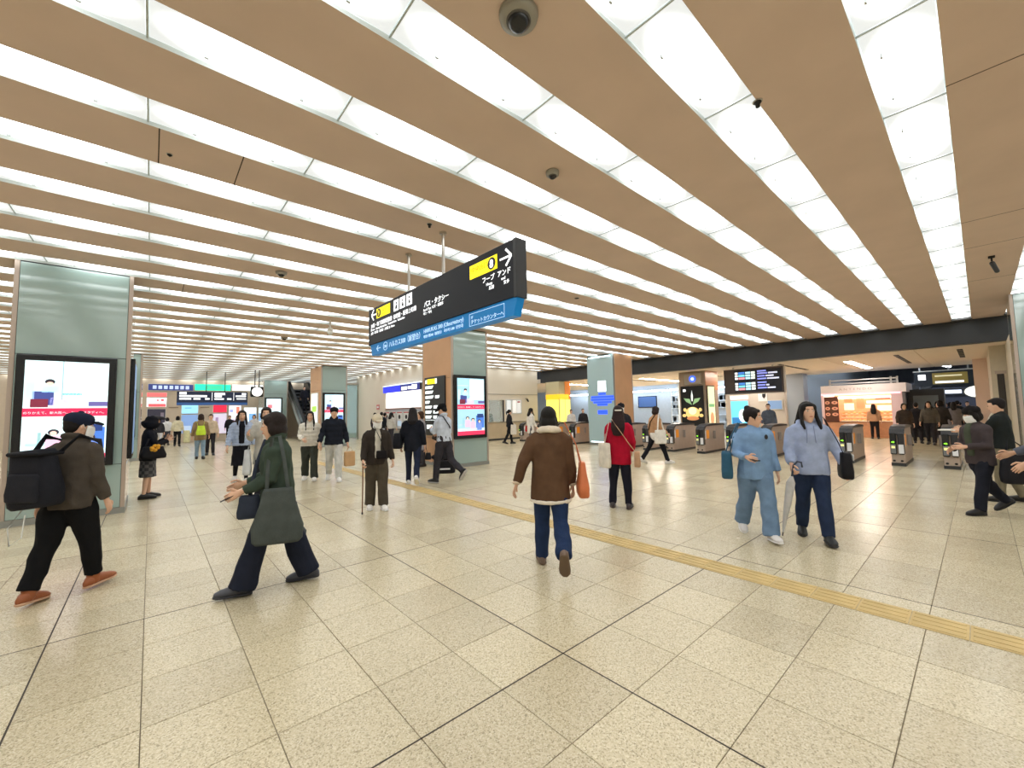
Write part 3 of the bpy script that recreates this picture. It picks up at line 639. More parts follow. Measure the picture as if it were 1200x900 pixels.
c = empty('hall_pillar', (27.5, 7.0, 0), 'grey steel pillar in the hall left of the bakery kiosk', 'pillar'); MB().box((-.45, -.6, 0), (.45, .6, 3.41)).obj('shaft', mat('grey_blue', (150, 160, 172), .35), c); MB().box((-.47, .2, 0), (-.45, .3, 3.41)).obj('trim_strip', M_steel, c)
c = empty('hall_partition', (24.5, 8.1, 0), 'grey partition wall behind the departure board', 'partition'); MB().box((-.1, -1.5, 0), (.1, 1.4, 3.41)).obj('panel', mat('part_grey', (196, 190, 184), .6), c); MB().box((-.12, -1.5, 0), (.12, 1.4, .12)).obj('skirting', M_dark, c)
t = empty('lit_advert', frame((24.35, 8.75, .55), *SIDE), 'blue lit advert below the departure board', 'poster')
MB().box((-.5, 0, 0), (.5, 1.75, .05)).obj('frame', mat('advert_frame', (210, 200, 196), .4), t); flat(t, 'print', glow((96, 196, 226), .95), -.44, .06, .44, 1.4, .051); flat(t, 'header', glow((250, 252, 252), 1.1), -.44, 1.5, .44, 1.68, .051); MB().disc((.15, .6), .2, .35, .053, .056).obj('print_figure', glow((226, 244, 240), .9), t); flat(t, 'print_patch', glow((40, 110, 170), .9), -.4, .12, .1, .5, .053)
t = empty('wall_notice', frame((24.38, 7.05, 1.45), *SIDE), 'small blue landscape picture on the grey partition', 'picture'); MB().box((-.35, 0, 0), (.35, .5, .03)).obj('frame', M_white, t); flat(t, 'print', glow((110, 140, 180), .6), -.32, .03, .32, .47, .031)
t = empty('shield_emblem', frame((24.38, 7.6, 1.95), *SIDE), 'white notice with a black shield on the partition', 'notice'); MB().box((-.22, -.05, 0), (.22, .6, .02)).obj('sheet', M_gw, t); MB().prism([(-.02, .35), (.14, .35), (.14, .2), (.06, .08), (-.02, .2)], .021, .024).obj('shield', M_blackm, t)
t = empty('television', frame((32.99, 19.4, 1.75), *SIDE), 'dark blue television on the pale hall wall left of the lettered column', 'television'); MB().box((-.9, 0, 0), (.9, 1.0, .08)).obj('case', M_black, t); flat(t, 'screen', glow((60, 90, 140), .6), -.84, .06, .84, .94, .081)
for (a, b_, lb) in (((29.4, 16, 3.75), (29.4, 26, 3.75), 'fluorescent tube far left in the hall'), ((30.5, 9, 4.0), (29.6, 4.5, 3.9), 'slanting fluorescent tube above the bakery roof'), ((30, 2.7, 3.95), (44, 1.3, 4.3), 'long fluorescent tube receding right of the bakery'), ((31, 6.2, 4.6), (45, 5.2, 4.8), 'second fluorescent tube deep in the dark hall')):
    a, b_ = V(a), V(b_); t = empty('fluorescent_lamp', a, lb, 'lamp', 'hall fluorescent lamps'); d = b_ - a
    MB().tube([(0, 0, 0), tuple(d)], .06, 8).obj('tube', glow((240, 248, 255), 22), t); MB().limb([(0, 0, .1), tuple(d + V((0, 0, .1)))], [.07, .07], n=6).obj('batten', M_white, t)
    for q in (.15, .5, .85):
        p = d * q; MB().tube([tuple(p + V((0, 0, .1))), tuple(p + V((0, 0, 5.6 - (a + p).z)))], .03, 6).obj('hanger_rod', mat('rod_pale', (190, 194, 198), .5), t)
# ------------------------------------------------------------------ bakery kiosk
kb = empty('bakery_kiosk', frame((26.5, 4.0, 0), *SIDE), 'pink and white bakery kiosk glowing warmly behind the gates', 'kiosk')
M_pk = mat('kiosk_pink', (226, 200, 206), .5); M_kw = mat('kiosk_white', (232, 226, 230), .4); M_br = mat('kiosk_wood', (206, 150, 112), .5, var=.1)
MB().box((-1.5, 0, -2.6), (1.6, .12, 0)).obj('base', M_br, kb)
MB().box((-1.5, 2.2, -2.6), (1.75, 2.62, .05)).obj('fascia', M_kw, kb)
MB().box((-1.5, 2.12, -.02), (1.55, 2.2, .06)).obj('pink_light_strip', glow((255, 190, 205), 1.2), kb)
text('A N T E N D O', 'shop_lettering', mat('shop_ink', (178, 156, 158), .5), kb, -.1, 2.36, .15, .052, 'CENTER', stretch=1.3)
MB().box((-1.5, .1, -2.6), (1.6, 2.2, -2.5)).obj('back_wall', M_br, kb); MB().box((-1.52, .1, -2.6), (-1.42, 2.2, 0)).obj('side_wall', M_pk, kb); MB().box((1.2, .1, -.12), (1.6, 2.2, .02)).obj('white_pier', M_pk, kb); MB().box((1.5, .1, -2.6), (1.6, 2.2, 0)).obj('side_wall', M_kw, kb)
MB().box((-1.4, .12, -.5), (1.2, .78, -.05)).obj('counter', M_br, kb)
MB().box((-1.4, 1.95, -2.4), (1.2, 2.05, -.3)).obj('warm_ceiling_light', glow((255, 234, 208), 4.5), kb)
M_sh = mat('kiosk_shelf', (250, 226, 190), .5, emit=.35)
for q, yy in enumerate((.8, .98, 1.16)): MB().box((-.75, yy, -.45 - .1 * q), (1.15, yy + .03, -.05 - .14 * q)).obj('bread_shelf', M_sh, kb)
MB().box((-.78, .78, -.05), (1.18, .8, 0)).obj('glass_rail', M_steel, kb)
r = random.Random(5)
for yy in (.86, 1.04, 1.22):
    for q in range(9):
        x = -.66 + q * .21; MB().ell((x, yy, -.22 - .1 * (yy - .8)), (.085, .05, .07), nu=8, nv=6).obj('bread', mat('bread%d' % r.randrange(3), ((206, 140, 70), (232, 190, 120), (176, 104, 56))[r.randrange(3)], .6), kb, True)
k = MB().box((-1.4, .75, -.06), (-.82, 2.05, -.02)).obj('bread_poster', mat('bread_board', (92, 52, 38), .5), kb)
for q in range(3):
    for s_ in (0, 1):
        MB().disc((-1.27 + s_ * .3, 1.75 - q * .3), .1 + .03 * s_, .085, -.019, -.012, 18).obj('pastry_print', mat('pastry', (222, 160, 128), .5, emit=.25), kb); MB().disc((-1.27 + s_ * .3, 1.75 - q * .3), .05, .035, -.012, -.009, 14).obj('pastry_filling', mat('pastry_f', (150, 84, 60), .5), kb)
for (x0, x1, y0, y1, cc) in ((-.7, -.3, 1.35, 1.7, (250, 236, 214)), (-.68, -.35, 1.75, 1.95, (206, 120, 80)), (-.2, .12, 1.4, 2.0, (214, 140, 100)), (.15, .5, 1.45, 1.62, (255, 240, 214)), (.2, 1.15, 1.68, 1.82, (255, 246, 230)), (.55, 1.1, 1.86, 2.02, (206, 84, 70)), (.6, 1.12, 1.3, 1.58, (255, 244, 220))):
    MB().box((x0, y0, -.7), (x1, y1, -.66)).obj('menu_card', mat('menu_%d_%d_%d' % cc, cc, .5, emit=.45), kb)
for y in (2.68, 2.84): MB().box((-1.1, y, -.1), (1.45, y + .06, -.05)).obj('roof_rail', mat('roof_rail', (180, 182, 186), .4), kb)
for x in (-1.15, 1.2, 1.42): MB().box((x, 2.62, -.12), (x + .07, 2.95, -.05)).obj('rail_post', mat('roof_rail', (180, 182, 186), .4), kb)
MB().box((1.65, 0, -2.4), (2.9, 2.3, -1.4)).obj('dark_annex', mat('annex', (48, 50, 54), .5), kb); MB().box((1.85, 1.2, -1.4), (2.7, 2.0, -1.37)).obj('annex_window', mat('annex_win', (110, 120, 124), .3), kb)
# hall far signs
t = empty('platform_sign', frame((32, 1.35, 2.55), *SIDE), 'dark hanging platform sign with yellow panel above the crowd', 'sign')
MB().box((-1.0, 0, -.1), (1.2, .8, 0)).obj('panel', mat('plat_dark', (48, 58, 70), .4), t); flat(t, 'yellow_field', mat('plat_yellow', (150, 132, 70), .5, emit=.3), -.3, .1, 1.0, .7, .001); flat(t, 'white_mark', Wt, -.85, .35, -.55, .65, .001); flat(t, 'lettering_row', Wt, -.2, .15, .85, .26, .004); flat(t, 'lettering_row', glow((220, 210, 170), .7), -.2, .5, .8, .58, .004)
MB().box((-1.05, .8, -.12), (1.25, .86, .02)).obj('top_rail', M_white, t)
for x in (-.8, .3, 1.0): MB().box((x, .86, -.07), (x + .06, 3.0, -.03)).obj('hanger_rod', mat('rod_pale', (190, 194, 198), .5), t)
t = empty('round_lamp_sign', frame((30, .05, 2.15), *SIDE), 'oval white lit sign at the right above the crowd', 'sign'); MB().disc((0, 0), .42, .26, 0, .1).obj('lens', glow((250, 252, 246), 1.6), t); MB().disc((0, 0), .45, .29, -.06, -.001).obj('rim', M_white, t); MB().tube([(0, .25, -.03), (0, 3.44, -.03)], .02).obj('rod', M_steel, t)
r = random.Random(11)
for q, (x, y0, y1) in enumerate(((38, 2.6, 5.2), (44, 2.4, 4.8), (52, .2, 3.4), (58, -2.6, .6), (46, -2.6, -.7))):   # shopfronts deep in the hall
    t = empty('shopfront', frame((x, (y0 + y1) / 2, 0), *SIDE), ('first lit shopfront past the bakery', 'second lit shopfront past the bakery', 'shopfront at the end of the dark hall', 'farthest shopfront at the right end of the hall', 'shopfront on the right of the dark hall')[q], 'shop'); hw = (y1 - y0) / 2
    MB().box((-hw, 0, -.8), (hw, 3.0, -.2)).obj('body', mat('shop_dark', (70, 72, 86), .6), t); MB().box((-hw, 2.3, -.2), (hw, 2.9, 0)).obj('fascia', M_dark, t)
    for k_ in range(7):
        cc = ((220, 228, 250), (236, 120, 130), (250, 250, 255), (120, 150, 220), (170, 130, 190))[r.randrange(5)]; a = r.uniform(-hw, hw * .6); b_ = r.uniform(.7, 2.2)
        flat(t, 'lit_panel', glow(cc, 1.0), a, b_, a + r.uniform(.25, .8), b_ + r.uniform(.12, .4), -.19, .04)
    flat(t, 'fascia_letters', glow((230, 236, 255), 1.2), -hw * .7, 2.45, hw * .5, 2.75, .002)
# ------------------------------------------------------------------ far end of the concourse
fw = lambda x, z: frame((x, 34.98, z), *FRONT)
def poster(x0, x1, z0, z1, rgb, label, e=.75, bits=()):
    t = empty('poster', fw(x0, z0), label, 'poster'); MB().box((0, 0, 0), (x1 - x0, z1 - z0, .05)).obj('board', M_white, t); flat(t, 'print', glow(rgb, e), .02, .02, x1 - x0 - .02, z1 - z0 - .02, .051)
    for (a, b_, c_, d_, cc) in bits: flat(t, 'print_patch', glow(cc, e), a * (x1 - x0), b_ * (z1 - z0), c_ * (x1 - x0), d_ * (z1 - z0), .054)
    return t
poster(-.2, 2.1, 3.42, 3.86, (50, 62, 120), 'dark blue lit fascia with pale letters at the far end', .8, [(.1 + q * .12, .25, .18 + q * .12, .75, (190, 206, 240)) for q in range(7)])
poster(2.15, 4.2, 3.46, 3.92, (40, 226, 176), 'bright green lit fascia at the far end', 1.1, [(.3, .2, .75, .8, (60, 190, 150))])
poster(4.25, 5.85, 3.48, 3.94, (250, 252, 252), 'white lit fascia at the far end', 1.2, [(.2, .3, .35, .7, (210, 210, 214))])
poster(-.25, .75, 3.0, 3.3, (230, 110, 110), 'red sale banner at the far left', .8); poster(-.25, .75, 2.35, 2.98, (248, 246, 244), 'white and red shop panel at the far left', .9, [(.1, .05, .95, .35, (226, 90, 96)), (.5, .6, .6, .8, (230, 100, 110)), (.7, .6, .85, .85, (230, 100, 110))])
poster(-.2, .72, 1.0, 2.25, (50, 48, 62), 'dark shop opening at the far left', .5, [(.1, .3, .3, .6, (200, 200, 214)), (.5, .1, .7, .5, (160, 160, 180)), (.72, .5, .9, .8, (120, 110, 120))])
poster(1.5, 2.4, 1.9, 2.6, (150, 210, 240), 'pale blue upper poster at the far end', .9, [(.2, .5, .6, .6, (110, 160, 210))]); poster(1.5, 2.4, .6, 1.85, (120, 150, 196), 'blue lower poster at the far end', .8, [(.1, .1, .6, .4, (170, 190, 220))])
poster(3.2, 4.0, 1.95, 2.65, (230, 40, 70), 'plain red poster at the far end', .85); poster(3.2, 4.0, .5, 1.9, (206, 196, 216), 'lilac poster at the far end', .8, [(.2, .5, .4, .8, (150, 130, 160))]); poster(4.1, 4.85, .5, 2.45, (236, 228, 238), 'white poster with an orange corner at the far end', .85, [(.6, .7, .85, .95, (220, 130, 110)), (.1, .75, .35, .85, (150, 160, 210)), (.1, .3, .5, .5, (200, 190, 215))])
poster(5.0, 5.8, 1.2, 2.3, (240, 248, 252), 'white and blue lit poster beside the farthest column', 1.0, [(.4, .1, .95, .6, (120, 170, 220))])
t = empty('wall_lettering', fw(.85, 2.3), 'small brown wall lettering between the far posters', 'lettering'); flat(t, 'lettering_row', mat('brown_letter', (150, 130, 112), .6), 0, 0, .5, .06, 0, .01)
t = empty('wall_lettering', fw(2.5, 2.3), 'small brown wall lettering left of the red far poster', 'lettering'); flat(t, 'lettering_row', mat('brown_letter', (150, 130, 112), .6), 0, 0, .5, .06, 0, .01)
t = empty('overhead_sign', frame((1.0, 28, 2.3), *FRONT), 'dark blue overhead sign far down the concourse', 'sign')
MB().box((0, .0, -.2), (3.18, .74, 0), bev=.006).obj('panel', mat('far_sign_blue', (34, 46, 78), .4), t); flat(t, 'light_lower_band', mat('far_band', (50, 90, 150), .5, emit=.3), 0, 0, 3.18, .14, .001)
for (x0, x1, y0, y1) in ((.1, .4, .58, .7), (.1, 1.28, .44, .54), (.1, .6, .3, .38), (.7, 1.0, .3, .38), (1.2, 1.4, .3, .38), (1.62, 2.1, .56, .68), (1.62, 1.95, .44, .54), (1.62, 2.05, .3, .38), (2.2, 2.4, .3, .38), (2.9, 3.1, .58, .68), (2.6, 3.1, .46, .54), (2.65, 3.1, .32, .38)): flat(t, 'lettering_row', Wt, x0, y0, x1, y1, .004)
for x in (1.5, 2.5): flat(t, 'divider', Wt, x, .25, x + .02, .7, .004)
for x in (1.25, 2.1): MB().tube([(x, .74, -.1), (x, 1.85, -.1)], .02).obj('hanger_pole', M_dark, t)
t = empty('station_clock', frame((4.32, 26, 2.97), *FRONT), 'round white lit clock in a black case hanging far left', 'clock')
MB().box((-.3, -.28, -.15), (.3, .28, 0), bev=.03).obj('case', M_black, t); MB().disc((0, 0), .25, .25, .001, .02).obj('face', glow((252, 250, 246), 1.3), t); MB().box((-.008, 0, .021), (.008, .17, .025)).obj('minute_hand', M_blackm, t); MB().box((0, -.01, .021), (.11, .01, .025)).obj('hour_hand', M_blackm, t)
MB().tube([(-.1, .28, -.07), (-.1, 1.18, -.07)], .025).obj('hanger_pole', M_dark, t); MB().tube([(.1, .28, -.07), (.1, 1.18, -.07)], .025).obj('hanger_pole', M_dark, t)
# ticket machine hall sign and lit windows
t = empty('ticket_fascia', frame((10.38, 23.2, 2.84), *SIDE), 'blue ticket counter fascia with white lettering on the cream wall', 'sign')
MB().box((0, 0, 0), (4.4, .36, .12)).obj('box', M_dark, t); flat(t, 'blue_field', glow((40, 50, 230), .9), 0, .0, 2.2, .36, .121); flat(t, 'blue_field', glow((34, 44, 120), .7), 2.2, 0, 4.4, .36, .121)
flat(t, 'lettering_row', Wt, 2.35, .06, 3.0, .24, .124); flat(t, 'lettering_row', Wt, 3.1, .08, 3.5, .24, .124); flat(t, 'lettering_row', Wt, 3.55, .06, 4.1, .3, .124)
MB().box((0, .36, 0), (4.4, .4, .14)).obj('top_light', glow((220, 236, 255), 1.2), t)
wn = empty('window_2', frame((10.45, 21.05, 0), *SIDE), kind='structure')
MB().box((-2.1, 1.95, -.02), (2.1, 2.95, .02)).obj('bright_lightbox', glow((252, 252, 252), 1.5), wn); MB().box((-2.15, 1.86, -.05), (2.15, 1.95, .05)).obj('sill_strip', mat('sill_brown', (150, 120, 110), .5), wn)
MB().box((-2.15, .95, -.25), (2.15, 1.86, -.2)).obj('machine_wall', mat('machine_wall', (186, 186, 190), .5), wn)
def machine(y, label):
    t = empty('ticket_machine', frame((10.33, y, 0), *SIDE), label, 'ticket machine', 'ticket machines along the cream wall')
    MB().box((-.33, .2, -.05), (.33, 1.75, .06), bev=.01).obj('cabinet', mat('machine_white', (226, 226, 222), .4), t); MB().disc((.0, 1.45), .12, .12, .061, .066).obj('dark_disc', M_blackm, t); flat(t, 'display', glow((180, 200, 220), .6), -.22, .95, .22, 1.22, .062); MB().box((-.33, .75, .06), (.33, .82, .22)).obj('ledge', M_steel, t); flat(t, 'red_strip', mat('mach_red', (196, 90, 90), .5), -.3, 1.66, .3, 1.72, .062)
for y, lb in ((22.7, 'leftmost ticket machine of the row'), (21.9, 'second ticket machine from the left'), (21.1, 'third ticket machine from the left'), (20.3, 'fourth ticket machine, behind the long-haired person in black'), (19.5, 'ticket machine nearest the middle column')): machine(y, lb)
t = empty('red_notice', frame((10.38, 24.2, 1.9), *SIDE), 'small red notice on the cream wall left of the ticket machines', 'notice'); MB().box((-.2, 0, 0), (.2, .3, .015)).obj('sheet', mat('red_note', (214, 130, 130), .6), t); flat(t, 'lettering_row', M_gw, -.14, .1, .14, .2, .016)
# notice board on office wall
t = empty('notice_board', frame((16.26, 18.4, 1.47), *FRONT), 'white notice board with posters on the cream office wall', 'board'); MB().box((-.65, 0, 0), (.65, .88, .04)).obj('board', mat('nb_grey', (214, 216, 218), .5), t)
for x, cc in ((-.55, (226, 234, 240)), (-.1, (244, 244, 246)), (.25, (222, 226, 232))): flat(t, 'sheet', glow(cc, .5), x, .08, x + .3, .8, .041)
flat(t, 'red_mark', mat('nb_red', (196, 80, 80), .5), .28, .68, .5, .76, .045)
t = empty('wall_camera', frame((17.3, 18.4, 2.35), *FRONT), 'small black wall camera beside the notice board', 'camera'); MB().box((-.05, 0, 0), (.05, .1, .12)).obj('mount', M_steel, t); MB().limb([(0, .0, .1), (0, -.12, .2)], [.06, .05]).obj('camera_body', M_blackm, t, True)
# glass lift enclosure and escalator
t = empty('glass_lobby', (10.2, 28.2, 0), 'green tinted glass enclosure at the end of the cream wall', 'glass lobby')
M_gl = mat('green_glass', (176, 226, 222), .06, alpha=.35, spec=.7)
for k, (a, b_) in enumerate((((-.6, -.6), (-.6, .2)), ((-.6, .25), (-.6, 1.1)), ((-.6, 1.15), (-.6, 2.0)), ((-.55, -.65), (.2, -.65)))): MB().box((min(a[0], b_[0]) - .01, min(a[1], b_[1]) - .01, .1), (max(a[0], b_[0]) + .01, max(a[1], b_[1]) + .01, 3.6)).obj('glass_pane', M_gl, t)
for (x, y) in ((-.6, -.65), (-.6, .22), (-.6, 1.12), (-.6, 2.05), (.2, -.65)): MB().box((x - .04, y - .04, 0), (x + .04, y + .04, ZC - .01)).obj('mullion', M_steel, t)
MB().box((-.64, -.69, 3.0), (-.56, 2.1, 3.5)).obj('teal_header', glow((120, 210, 200), .7), t); MB().box((-.62, -.68, 3.6), (.25, 2.1, 3.7)).obj('transom', M_steel, t); MB().box((.2, -.65, 3.4), (.24, -.55, 4.0)).obj('lit_box', glow((250, 250, 250), 1), t)
t = empty('escalator', (8.3, 29.2, 0), 'dark escalator rising between the two distant columns', 'escalator')
esc = lambda x0, x1, za, zb, nm, m: MB().add([(x0, 0, za), (x1, 0, za), (x1, 5.6, za + 3.9), (x0, 5.6, za + 3.9), (x0, 0, zb), (x1, 0, zb), (x1, 5.6, zb + 3.9), (x0, 5.6, zb + 3.9)], [(3, 2, 1, 0), (4, 5, 6, 7), (0, 1, 5, 4), (1, 2, 6, 5), (2, 3, 7, 6), (3, 0, 4, 7)]).obj(nm, m, t)
esc(-.7, -.6, -.1, .95, 'balustrade', M_black); esc(.6, .7, -.1, .95, 'balustrade', M_black); esc(-.73, -.57, .95, 1.03, 'handrail', M_blackm); esc(.57, .73, .95, 1.03, 'handrail', M_blackm); esc(-.75, -.7, .0, .3, 'skirt_panel', M_steel); esc(-.6, .6, -.35, -.25, 'truss', M_dark)
for q in range(14): MB().box((-.58, q * .4, q * .28 - .1), (.58, q * .4 + .42, q * .28)).obj('step', mat('step', (70, 72, 74), .5), t)
t = empty('blue_poster', frame((9.295, 31.0, 1.9), *SIDE), 'tall blue poster beside the escalator', 'poster'); MB().box((-.8, 0, 0), (.8, 1.9, .05)).obj('board', M_white, t); flat(t, 'print', glow((70, 140, 226), .8), -.76, .04, .76, 1.86, .051); flat(t, 'print_cloud', glow((140, 190, 240), .8), -.5, .9, .5, 1.3, .054)
struct('wall_escalator', MB().box((9.3, 27.4, 0), (9.4, 35, ZC)), M_wall)

for o in sg.children:
    if o.name.startswith(('line_names', 'observatory', 'bus_taxi', 'counter_lettering')): o['kind'] = 'stuff'
# ------------------------------------------------------------------ people
SKIN = (222, 178, 150)
def M_skin(c=SKIN): return mat('skin_%d_%d_%d' % c, c, .55, spec=.35, var=.04, vscale=20)
def hairm(c=(34, 28, 28)): return mat('hair_%d_%d_%d' % c, tuple(int(q * .8) for q in c), .6, spec=.2, var=.25, vscale=50, bump=.3, bscale=120)
def fold_fn(amp, seed, quilt=0):
    r = np.random.default_rng(seed); ks = r.normal(size=(7, 3)) * np.array([26, 26, 12]); ph = r.uniform(0, 6.28, 7)
    def f(co):
        d = sum(1 - 1.6 * np.abs(np.sin(.5 * (co @ k + p + 1.6 * np.sin(co @ ks[(i + 1) % 7] * .45)))) for i, (k, p) in enumerate(zip(ks, ph))) / 3.0 * amp * 1.5
        if quilt: d = d + .013 * np.abs(np.sin(PI * co[:, 2] / quilt)) - .008
        return d
    return f
def rx(a): return Matrix.Rotation(a, 3, 'X')
def ry(a): return Matrix.Rotation(a, 3, 'Y')
def rz3(a): return Matrix.Rotation(a, 3, 'Z')
D2R = PI / 180
class Person: pass
def hand_geo(mb, wrist, d, palm_n, s, thumb, curl=.5):
    """wrist point, direction of the hand, palm normal (fingers curl towards it), thumb side vector"""
    d = d.normalized(); n = (palm_n - d * palm_n.dot(d)).normalized(); t = d.cross(n)
    if t.dot(thumb) < 0: t = -t
    L = .085 * s
    mb.loft([(wrist - d * .02 * s, t * .026 * s, n * .02 * s), (wrist + d * .03 * s, t * .036 * s, n * .017 * s), (wrist + d * .065 * s, t * .041 * s, n * .015 * s), (wrist + d * L, t * .039 * s, n * .012 * s)], 10)
    for i, (off, ln) in enumerate(((.029, .068), (.010, .077), (-.010, .071), (-.029, .055))):
        p = wrist + d * L * .95 + t * off * s; pts = [p]; a = 0; dd = d
        for q, fr in enumerate((.45, .32, .23)):
            a += curl * (.55 if q == 0 else .75); dd = (d * math.cos(a) + n * math.sin(a)); p = p + dd * ln * fr * s; pts.append(p)
        mb.limb(pts, [.0092 * s, .0088 * s, .008 * s, .0066 * s], t, 7)
    p = wrist + d * .025 * s + t * .03 * s; q1 = p + (d * .6 + t * .7).normalized() * .034 * s; q2 = q1 + (d * .85 + t * .25 + n * curl * .6).normalized() * .03 * s; q3 = q2 + (d * .9 + n * curl * .8).normalized() * .022 * s
    mb.limb([p, q1, q2, q3], [.013 * s, .0115 * s, .01 * s, .0075 * s], n, 7)
def person(label, x, y, face, h=1.68, skin=SKIN, lod=0, lean=2, legL=(0, 3), legR=(0, 3), armL=(0, 8, 10), armR=(0, 8, 10), head=(0, 0), build=1.0,
           hair='short', hairc=(34, 28, 28), top=None, bottom=None, shoe=(40, 36, 36), sole=None, mask=False, curl=.5, z0=0, footL=0, footR=0, group=None, glasses=False, crouch=0, extra=None):
    """face: world heading in degrees; leg = (forward swing, knee bend[, out]); arm = (forward swing, out, elbow bend[, inward turn])"""
    p = Person(); s = h / 1.7; p.s = s; top = dict(top or {}); bottom = dict(bottom or {})
    p.M = Matrix.Translation((x, y, z0)) @ rotz((face - 90) * D2R)
    pel = V((0, 0, .93 * s)); T = rx(-lean * D2R)
    up = lambda v: pel + T @ (V(v) * s - pel)
    J = {}
    for sd, sx, lg, ft in (('L', -1, legL, footL), ('R', 1, legR, footR)):
        hip = V((sx * .085 * s, 0, .89 * s)); fl = lg[0] * D2R; kn = lg[1] * D2R; ab = (lg[2] if len(lg) > 2 else 1.5) * D2R
        Rt = ry(-sx * ab) @ rx(fl); th = Rt @ V((0, 0, -1)); knee = hip + th * .42 * s
        sh = ry(-sx * ab) @ rx(fl - kn) @ V((0, 0, -1)); ank = knee + sh * .40 * s
        J['hip' + sd], J['knee' + sd], J['ank' + sd] = hip, knee, ank
        J['fdir' + sd] = rz3(-sx * 6 * D2R) @ rx(ft * D2R) @ V((0, 1, 0)); J['fup' + sd] = rz3(-sx * 6 * D2R) @ rx(ft * D2R) @ V((0, 0, 1))
    lows = []
    for sd in 'LR':
        a, fd, fu = J['ank' + sd], J['fdir' + sd], J['fup' + sd]
        lows += [(a - fu * .085 * s - fd * .07 * s).z, (a - fu * .085 * s + fd * .19 * s).z]
    dz = V((0, 0, -min(lows)))
    for k in list(J):
        if not k.startswith('f'): J[k] = J[k] + dz
    pel = pel + dz; up = lambda v: pel + T @ (V(v) * s - V((0, 0, .93 * s)))
    for sd, sx, ar in (('L', -1, armL), ('R', 1, armR)):
        sh = up((sx * .166 * build ** .5, -.01, 1.368)); fl, ab, el = [q * D2R for q in ar[:3]]; inn = (ar[3] if len(ar) > 3 else 10) * D2R
        B = T @ ry(-sx * ab) @ rx(fl); u = B @ V((0, 0, -1)); elb = sh + u * .285 * s
        f_ = B @ rz3(sx * inn) @ rx(el) @ V((0, 0, -1)); wr = elb + f_ * .245 * s
        J['sho' + sd], J['elb' + sd], J['wri' + sd], J['hd' + sd] = sh, elb, wr, f_
        J['hn' + sd] = (B @ rz3(sx * inn) @ rx(el) @ V((-sx, 0, 0)))
    hc = up((0, .012, 1.568)); HR = T @ rz3(-head[0] * D2R) @ rx(-head[1] * D2R); p.J = J; p.hc = hc; p.HR = HR; p.up = up; p.pel = pel
    HP = lambda v: hc + HR @ (V(v) * s)
    lat = V((1, 0, 0))
    vox = (.0095, .017, .028)[lod]; cv = (.0125, .02, .032)[lod]
    # --- body: one continuous surface
    b = MB(); rings = []
    for z, a, bb, yy in ((-.118, .026, .03, .045), (-.102, .042, .052, .028), (-.075, .056, .072, .014), (-.045, .064, .084, .006), (-.01, .070, .092, .0), (.03, .0735, .096, -.004), (.065, .0725, .094, -.008), (.09, .062, .080, -.010), (.106, .038, .05, -.012)):
        rings.append((HP((0, yy, z)), HR @ V((a * s, 0, 0)), HR @ V((0, bb * s, 0))))
    b.loft(rings, 18)
    if lod < 2:
        b.limb([HP((0, .088, .03)), HP((0, .101, .0)), HP((0, .108, -.016)), HP((0, .097, -.024))], [.008 * s, .0105 * s, .0135 * s, .009 * s], n=8)
        for sx in (-1, 1):
            b.ell(HP((sx * .074, -.008, .0)), (.01 * s, .018 * s, .031 * s), HR, 10, 7)
        b.ell(HP((0, .092, -.052)), (.022 * s, .009 * s, .011 * s), HR, 10, 6)
    b.limb([hc + HR @ V((0, -.012, -.06)) * s, up((0, -.012, 1.46)), up((0, -.018, 1.40))], [.052 * s, .05 * s, .056 * s], lat, 12)
    b.loft([(up((0, -.01, 1.40)), T @ V((.085, 0, 0)) * s, T @ V((0, .06, 0)) * s), (up((0, 0, 1.3)), T @ V((.135, 0, 0)) * s, T @ V((0, .08, 0)) * s), (up((0, 0, 1.1)), T @ V((.13, 0, 0)) * s, T @ V((0, .085, 0)) * s), (pel, V((.145, 0, 0)) * s, V((0, .09, 0)) * s), (pel - V((0, 0, .08 * s)), V((.13, 0, 0)) * s, V((0, .085, 0)) * s)], 14)
    for sd in 'LR':
        b.limb([J['sho' + sd], J['elb' + sd].lerp(J['sho' + sd], .5), J['elb' + sd], J['wri' + sd].lerp(J['elb' + sd], .6), J['wri' + sd]], [.032 * s, .036 * s, .033 * s, .032 * s, .025 * s], lat, 10)
        b.limb([J['hip' + sd], J['knee' + sd].lerp(J['hip' + sd], .5), J['knee' + sd], J['ank' + sd].lerp(J['knee' + sd], .65), J['ank' + sd]], [.075 * s, .066 * s, .05 * s, .049 * s, .034 * s], lat, 10)
        b.limb([J['ank' + sd], J['ank' + sd] - J['fup' + sd] * .04 * s + J['fdir' + sd] * .08 * s], [.036 * s, .03 * s], lat, 8)
    ex = MB()
    for sd, sx in (('L', -1), ('R', 1)):
        if lod < 2: hand_geo(ex, J['wri' + sd] + J['hd' + sd] * .015 * s, J['hd' + sd], J['hn' + sd], s, T @ V((0, 1, 0)) if J['hd' + sd].z < -.5 else V((-sx * .3, 0, 1)), curl)
        else: b.limb([J['wri' + sd], J['wri' + sd] + J['hd' + sd] * .12 * s], [.03 * s, .022 * s], lat, 8)
    body = b.obj('person', M_skin(skin)); body.matrix_world = p.M; tag(body, label, 'person', group); p.o = body
    JOBS.append(('skin', body, vox, 3 if lod == 0 else 2, None, ex))
    def garment(name, mb, m, fold=.004, quilt=0, v=None, it=3, smooth_only=False):
        o = mb.obj(name, m, body, True)
        if not smooth_only: JOBS.append(('skin', o, v or cv, it, fold_fn(fold * s, hash_(label + name), quilt) if fold or quilt else None, None))
        return o
    p.garment = garment
